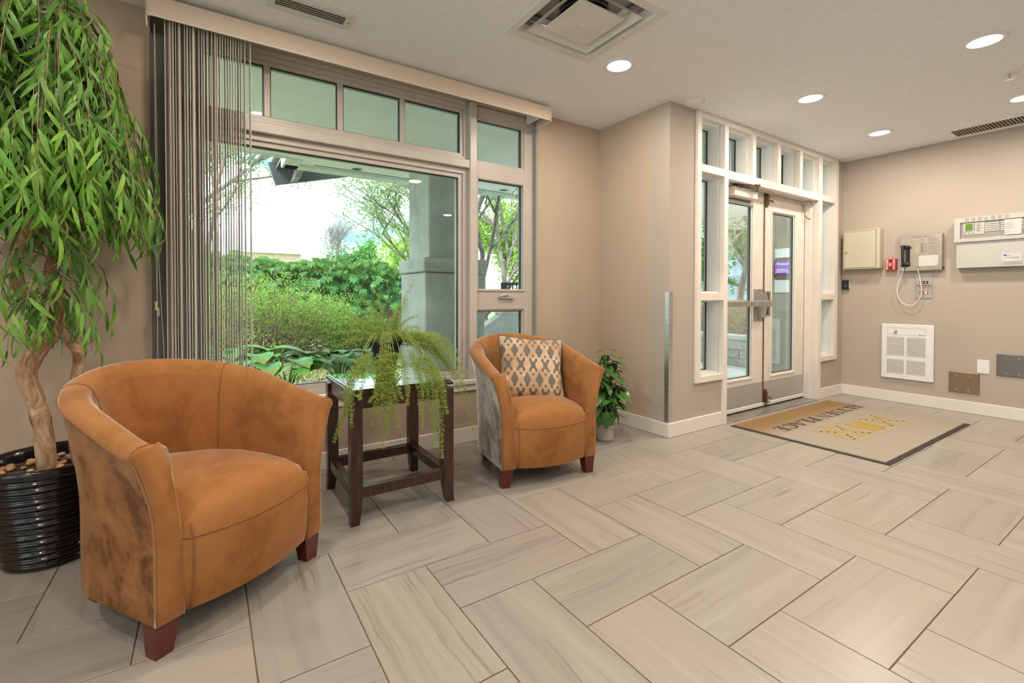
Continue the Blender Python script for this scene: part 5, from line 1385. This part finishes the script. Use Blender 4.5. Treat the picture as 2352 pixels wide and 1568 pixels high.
# hostas
def hosta(x, y, s, label, seed, nl=13):
    t = thing('hosta', label, 'plant', (x, y, bedz(x, y)-.02), 0, 'hostas below the window'); r_ = random.Random(seed)
    lvv = leaf_var(.62, .7, .22, 6, .75)
    P, D, U, L = [], [], [], []; mb = MB()
    for k in range(nl):
        a = 2.4*k+r_.uniform(-.3, .3); q = .35+.65*k/nl; R_ = s*.30*q; z = s*(.42-.16*q)
        mb.tube([(0, 0, 0), (R_*.4*math.cos(a), R_*.4*math.sin(a), z*.6), (R_*math.cos(a), R_*math.sin(a), z)], [.008*s, .006*s, .004*s], 6)
        P.append((R_*math.cos(a), R_*math.sin(a), z)); D.append((math.cos(a), math.sin(a), .25)); U.append((0, 0, 1)); L.append(s*r_.uniform(.22, .30))
    mb.build('stems', M['hosta_leaf'], t, smooth=True)
    leaf_objs('leaf', M['hosta_leaf'], t, [lvv], np.array(P), np.array(D), np.array(U), np.array(L))
    vsn = lvv[0].copy(); pe = vsn.reshape(-1, 3, 3); 
    Pn = np.array(P)-np.array([0, 0, .002])
    scatter('leaf_margins', M['hosta_edge'], t, (np.concatenate([vsn*np.array([1.03, 1.16, 1])]), lvv[1]), Pn, D, U, L)
for x, y, s, lb, sd in ((.30, 4.05, 1.0, 'hosta with yellow-edged leaves, left one beyond the near armchair', 1), (.52, 3.95, .85, 'hosta with yellow-edged leaves just right of the blind', 2), (.10, 4.3, 1.0, 'hosta behind the blind slats', 3), (.98, 4.25, .85, 'hosta behind the black fern pot, left clump', 4), (1.18, 4.4, .8, 'hosta right beside the concrete pier', 5), (-.4, 4.1, 1.0, 'hosta low behind the blind, leftmost', 6)): hosta(x, y, s, lb, sd)
# fine ground plants
n = 9000; P = np.stack([R6.uniform(-2.5, 1.8, n), R6.uniform(3.25, 5.4, n), np.zeros(n)], 1); P[:, 2] = [bedz(a, b) for a, b in P[:, :2]]; P[:, 2] += R6.uniform(0, .13, n)**1.2
o = scatter('ground_plants', M['shrub_leaf'], None, leaf_var(.22, .6, .1, 2), P, rnd_dirs(n, R6, .5), R6.normal(size=(n, 3)), R6.uniform(.025, .06, n)); tag(o, 'fine green ground plants in the bed under the window', 'ground cover')

# trees
def tree(name, label, base, hgt, spread, seed, mat, nleaf, lsize, trunk_r=.07, lean=(0, 0), z0f=.25, bare=False, levels=3, up=.55, group=None, fork=None, bmat='branch_grey', dens=1, flat=.5, stem=0):
    t = thing(name, label, 'tree', base, 0, group); r_ = random.Random(seed); mb = MB(); tips = []
    def grow(p, d, L_, r, lev):
        n_ = 5; pts = [p]; q = p.copy(); dd = d.copy()
        for k in range(n_):
            dd = (dd+Vector((r_.uniform(-.22, .22), r_.uniform(-.22, .22), r_.uniform(-.12, .16)))).normalized(); q = q+dd*L_/n_; pts.append(q.copy())
        mb.tube(pts, [r*(1-.5*k/n_) for k in range(n_+1)], 7 if lev == 0 else (5 if lev == 1 else 3), cap=False)
        if lev >= levels:
            tips.extend([(x_, dd) for x_ in pts[1:]]); return
        nb = (5 if lev == 0 else 4)+(2 if bare else 0)
        for k in range(nb):
            i = min(n_, 2+int(k*(n_-1)/nb)+ (1 if lev == 0 else 0)); a = r_.uniform(0, 2*PI)+k*2.4; e = r_.uniform(.35, .95)
            nd = (dd*math.cos(e)+Vector((math.cos(a), math.sin(a), r_.uniform(-flat*.3, up))).normalized()*math.sin(e)).normalized()
            grow(pts[i], nd, L_*r_.uniform(.55, .78)*(spread if lev == 0 else 1), r*.55, lev+1)
        if lev >= 1: tips.extend([(x_, dd) for x_ in pts[2:]])
    if stem: mb.tube([(0, 0, 0), (.03, 0, stem*.5), (0, 0, stem)], trunk_r, 8)
    if fork:
        for f in fork: grow(Vector((0, 0, stem)), Vector(f).normalized(), hgt*.55, trunk_r*.8, 0)
    else: grow(Vector((0, 0, 0)), Vector((lean[0], lean[1], 1)).normalized(), hgt*.5, trunk_r, 0)
    mb.build('branches', M[bmat], t, smooth=True)
    if not bare:
        R_ = np.random.default_rng(seed); ti = R_.integers(0, len(tips), nleaf)
        P = np.array([tuple(tips[i][0]) for i in ti])+R_.normal(size=(nleaf, 3))*.05*hgt/4; 
        # sprays of leaflets
        k_ = 7; off_ = R_.normal(size=(nleaf, 3)); off_[:, 2] -= .5; off_ /= np.linalg.norm(off_, axis=1, keepdims=True)
        PPx = np.repeat(P, k_, 0)+np.repeat(off_, k_, 0)*np.tile(np.arange(k_), nleaf)[:, None]*lsize*.55
        D = R_.normal(size=(nleaf*k_, 3)); D[:, 2] -= .5
        scatter('foliage', M[mat], t, leaf_var(.42, .2, .1, 2), PPx, D, R_.normal(size=(nleaf*k_, 3)), R_.uniform(.7, 1.3, nleaf*k_)*lsize)
    return t
tree('locust_tree', 'airy young tree with pale leaves behind the blind and left window', (.25, 10.6, -.1), 5.4, 1.25, 31, 'locust_leaf', 2600, .06, .08, up=.3)
tree('locust_tree', 'forked grey tree with pale green leaves seen in the narrow side window', (4.45, 7.35, -.1), 4.9, 1.1, 12, 'locust_leaf', 3200, .055, .085, fork=[(-.28, .1, 1), (.34, 0, 1), (-.6, -.2, .8)], up=.3)
tree('locust_tree', 'sparse pale-leaved tree standing directly behind the concrete pier', (4.35, 10.3, -.1), 4.5, .95, 63, 'locust_leaf', 1100, .06, .06, up=.35)
tree('locust_tree', 'light green tree beyond the retaining wall, seen through the left door', (10.2, 6.0, .2), 5.2, 1.1, 45, 'locust_leaf', 2600, .07, .09, up=.3, flat=.8)
tree('background_tree', 'dense green tree filling the lower part of the narrow side window', (6.9, 11.5, -.1), 3.9, 1.2, 52, 'shrub_leaf', 3200, .11, .09, group='trees across the street')
tree('background_tree', 'dark green tree left behind the blind above the hedge', (-1.9, 9.6, -.1), 3.9, 1.1, 53, 'vine_leaf', 3000, .10, .09, group='trees across the street')
tree('background_tree', 'small distant green tree right beside the pier at the skyline', (9.9, 26, -.1), 4.6, 1.0, 54, 'shrub_leaf', 900, .26, .12, group='trees across the street')
tree('background_tree', 'distant green tree beyond the white roof', (8.4, 29, -.1), 4.4, 1.0, 55, 'vine_leaf', 700, .26, .12, group='trees across the street')
tree('background_tree', 'distant green tree seen beyond the left door glass', (15, 8.4, -.1), 4.2, 1.3, 56, 'vine_leaf', 2600, .16, .12, group='trees across the street')
tree('bare_tree', 'bare twiggy tree standing above the vine hedge', (4.3, 20, -.1), 2.2, .75, 77, None, 0, .05, .03, bare=True, levels=3, up=1.0, stem=2.1, fork=[(.0, 0, 1), (-.25, 0, 1), (.25, .1, 1)])
# far buildings
fb = thing('far_building', 'long low white building beyond the hedge at the skyline', 'building', (0, 34, 0))
bx('wall', M['far_white'], fb, 5.2, 15, 0, 8, -.1, 3.3); bx('roof', M['far_white'], fb, 5.0, 15.2, -.3, 8.2, 3.3, 3.6)
for k in range(8): bx('window', M['fascia_dark'], fb, 6+1.1*k, 6.6+1.1*k, -.03, 0, 2.0, 2.8)
fb = thing('far_building', 'low brick building left of the bare tree at the skyline', 'building', (0, 30, 0))
bx('wall', M['far_brick'], fb, 1.2, 4.7, 0, 3.5, -.1, 3.5); bx('roof', M['far_white'], fb, 1.1, 4.8, -.2, 3.6, 3.5, 3.65); bx('chimney', M['lumber'], fb, 2.6, 3.0, 1, 1.4, 3.6, 4.3)
struct(bx('road', M['asphalt'], None, -40, 60, 13, 19, -.1, -.09))
# stair parapet with railing
sp2 = thing('stair_parapet', 'sloping concrete stair wall with black railing beyond the narrow window', 'stair wall', (0, 5.75, 0))
mb = MB(); mb.prism([(2.75, -.1), (5.0, -.1), (5.0, .79), (3.62, .79), (2.75, .30)], 'y', 0, .18); mb.build('wall', M['concrete'], sp2)
mb = MB(); mb.prism([(3.60, .79), (5.02, .79), (5.02, .83), (3.60, .83)], 'y', -.02, .20); mb.build('coping', M['concrete'], sp2)
mb = MB(); mb.box(3.66, 3.73, .06, .12, .60, 1.25); mb.box(4.13, 4.20, .06, .12, .83, 1.25)
for k in range(5): mb.box(3.79+.066*k, 3.802+.066*k, .08, .10, .86, 1.22)
mb.box(3.66, 4.2, .07, .11, 1.22, 1.26); mb.box(3.66, 4.2, .08, .10, .85, .875); mb.build('railing', M['rubber'], sp2)
MB().tube([(2.9, -.05, .42), (3.7, -.05, 1.12)], .02, 8).build('handrail', M['branch_grey'], sp2)
# siding wall with intercom
sd = struct(bx('siding_wall', M['siding'], None, 5.615, 5.93, 2.42, 2.885, -.1, 2.49))
k = 0; z = -.02
while z < 2.47:
    mb = MB(); z1 = min(z+.174, 2.49)
    mb.add([(5.595, 2.42, z), (5.616, 2.42, z), (5.616, 2.885, z), (5.595, 2.885, z), (5.609, 2.42, z1), (5.616, 2.42, z1), (5.616, 2.885, z1), (5.609, 2.885, z1)], [(0, 3, 2, 1), (4, 5, 6, 7), (0, 1, 5, 4), (1, 2, 6, 5), (2, 3, 7, 6), (3, 0, 4, 7)]); mb.build('board', M['siding'], sd); z += .172
bx('corner_trim', M['siding'], sd, 5.588, 5.70, 2.872, 2.905, -.1, 2.49, .002)
ic = thing('entry_intercom', 'outdoor intercom with purple Welcome screen seen through the right glass door', 'intercom', (5.594, 2.868, 1.10), -PI/2)
bx('steel_plate', M['guard'], ic, 0, .26, -.012, 0, 0, .515, .003)
mb = MB(); R_ = .03
pts = []
for cx, cz, a0 in ((.225, .375, 0), (.035, .375, PI/2), (.035, .178, PI), (.225, .178, 1.5*PI)):
    for q in range(7): a = a0+q*PI/12; pts.append((cx+R_*math.cos(a), cz+R_*math.sin(a)))
mb.prism(pts, 'y', -.030, -.012); mb.build('bezel', M['black_plastic'], ic)
bx('screen', M['screen_purple'], ic, .022, .235, -.0315, -.0305, .215, .362)
text('screen_word', 'Welcome', .040, M['screen_text'], ic, .034, -.0318, .320); mb = MB()
for q in range(3): mb.box(.03, .20-.03*q, -.0318, -.0315, .235+.016*q, .240+.016*q)
mb.build('screen_lines', M['screen_text'], ic)
mbx = thing('parcel_hatch', 'grey framed metal hatch below the outdoor intercom', 'hatch', (5.594, 2.868, .885), -PI/2)
bx('panel', M['panel_grey'], mbx, 0, .24, -.014, 0, 0, .20, .002); mb = MB(); ring(mb, .004, .236, .004, .196, .006, -.017, -.014); mb.build('frame_edge', M['steel_dull'], mbx); bx('latch', M['steel_dull'], mbx, .165, .215, -.026, -.014, .07, .185, .004)
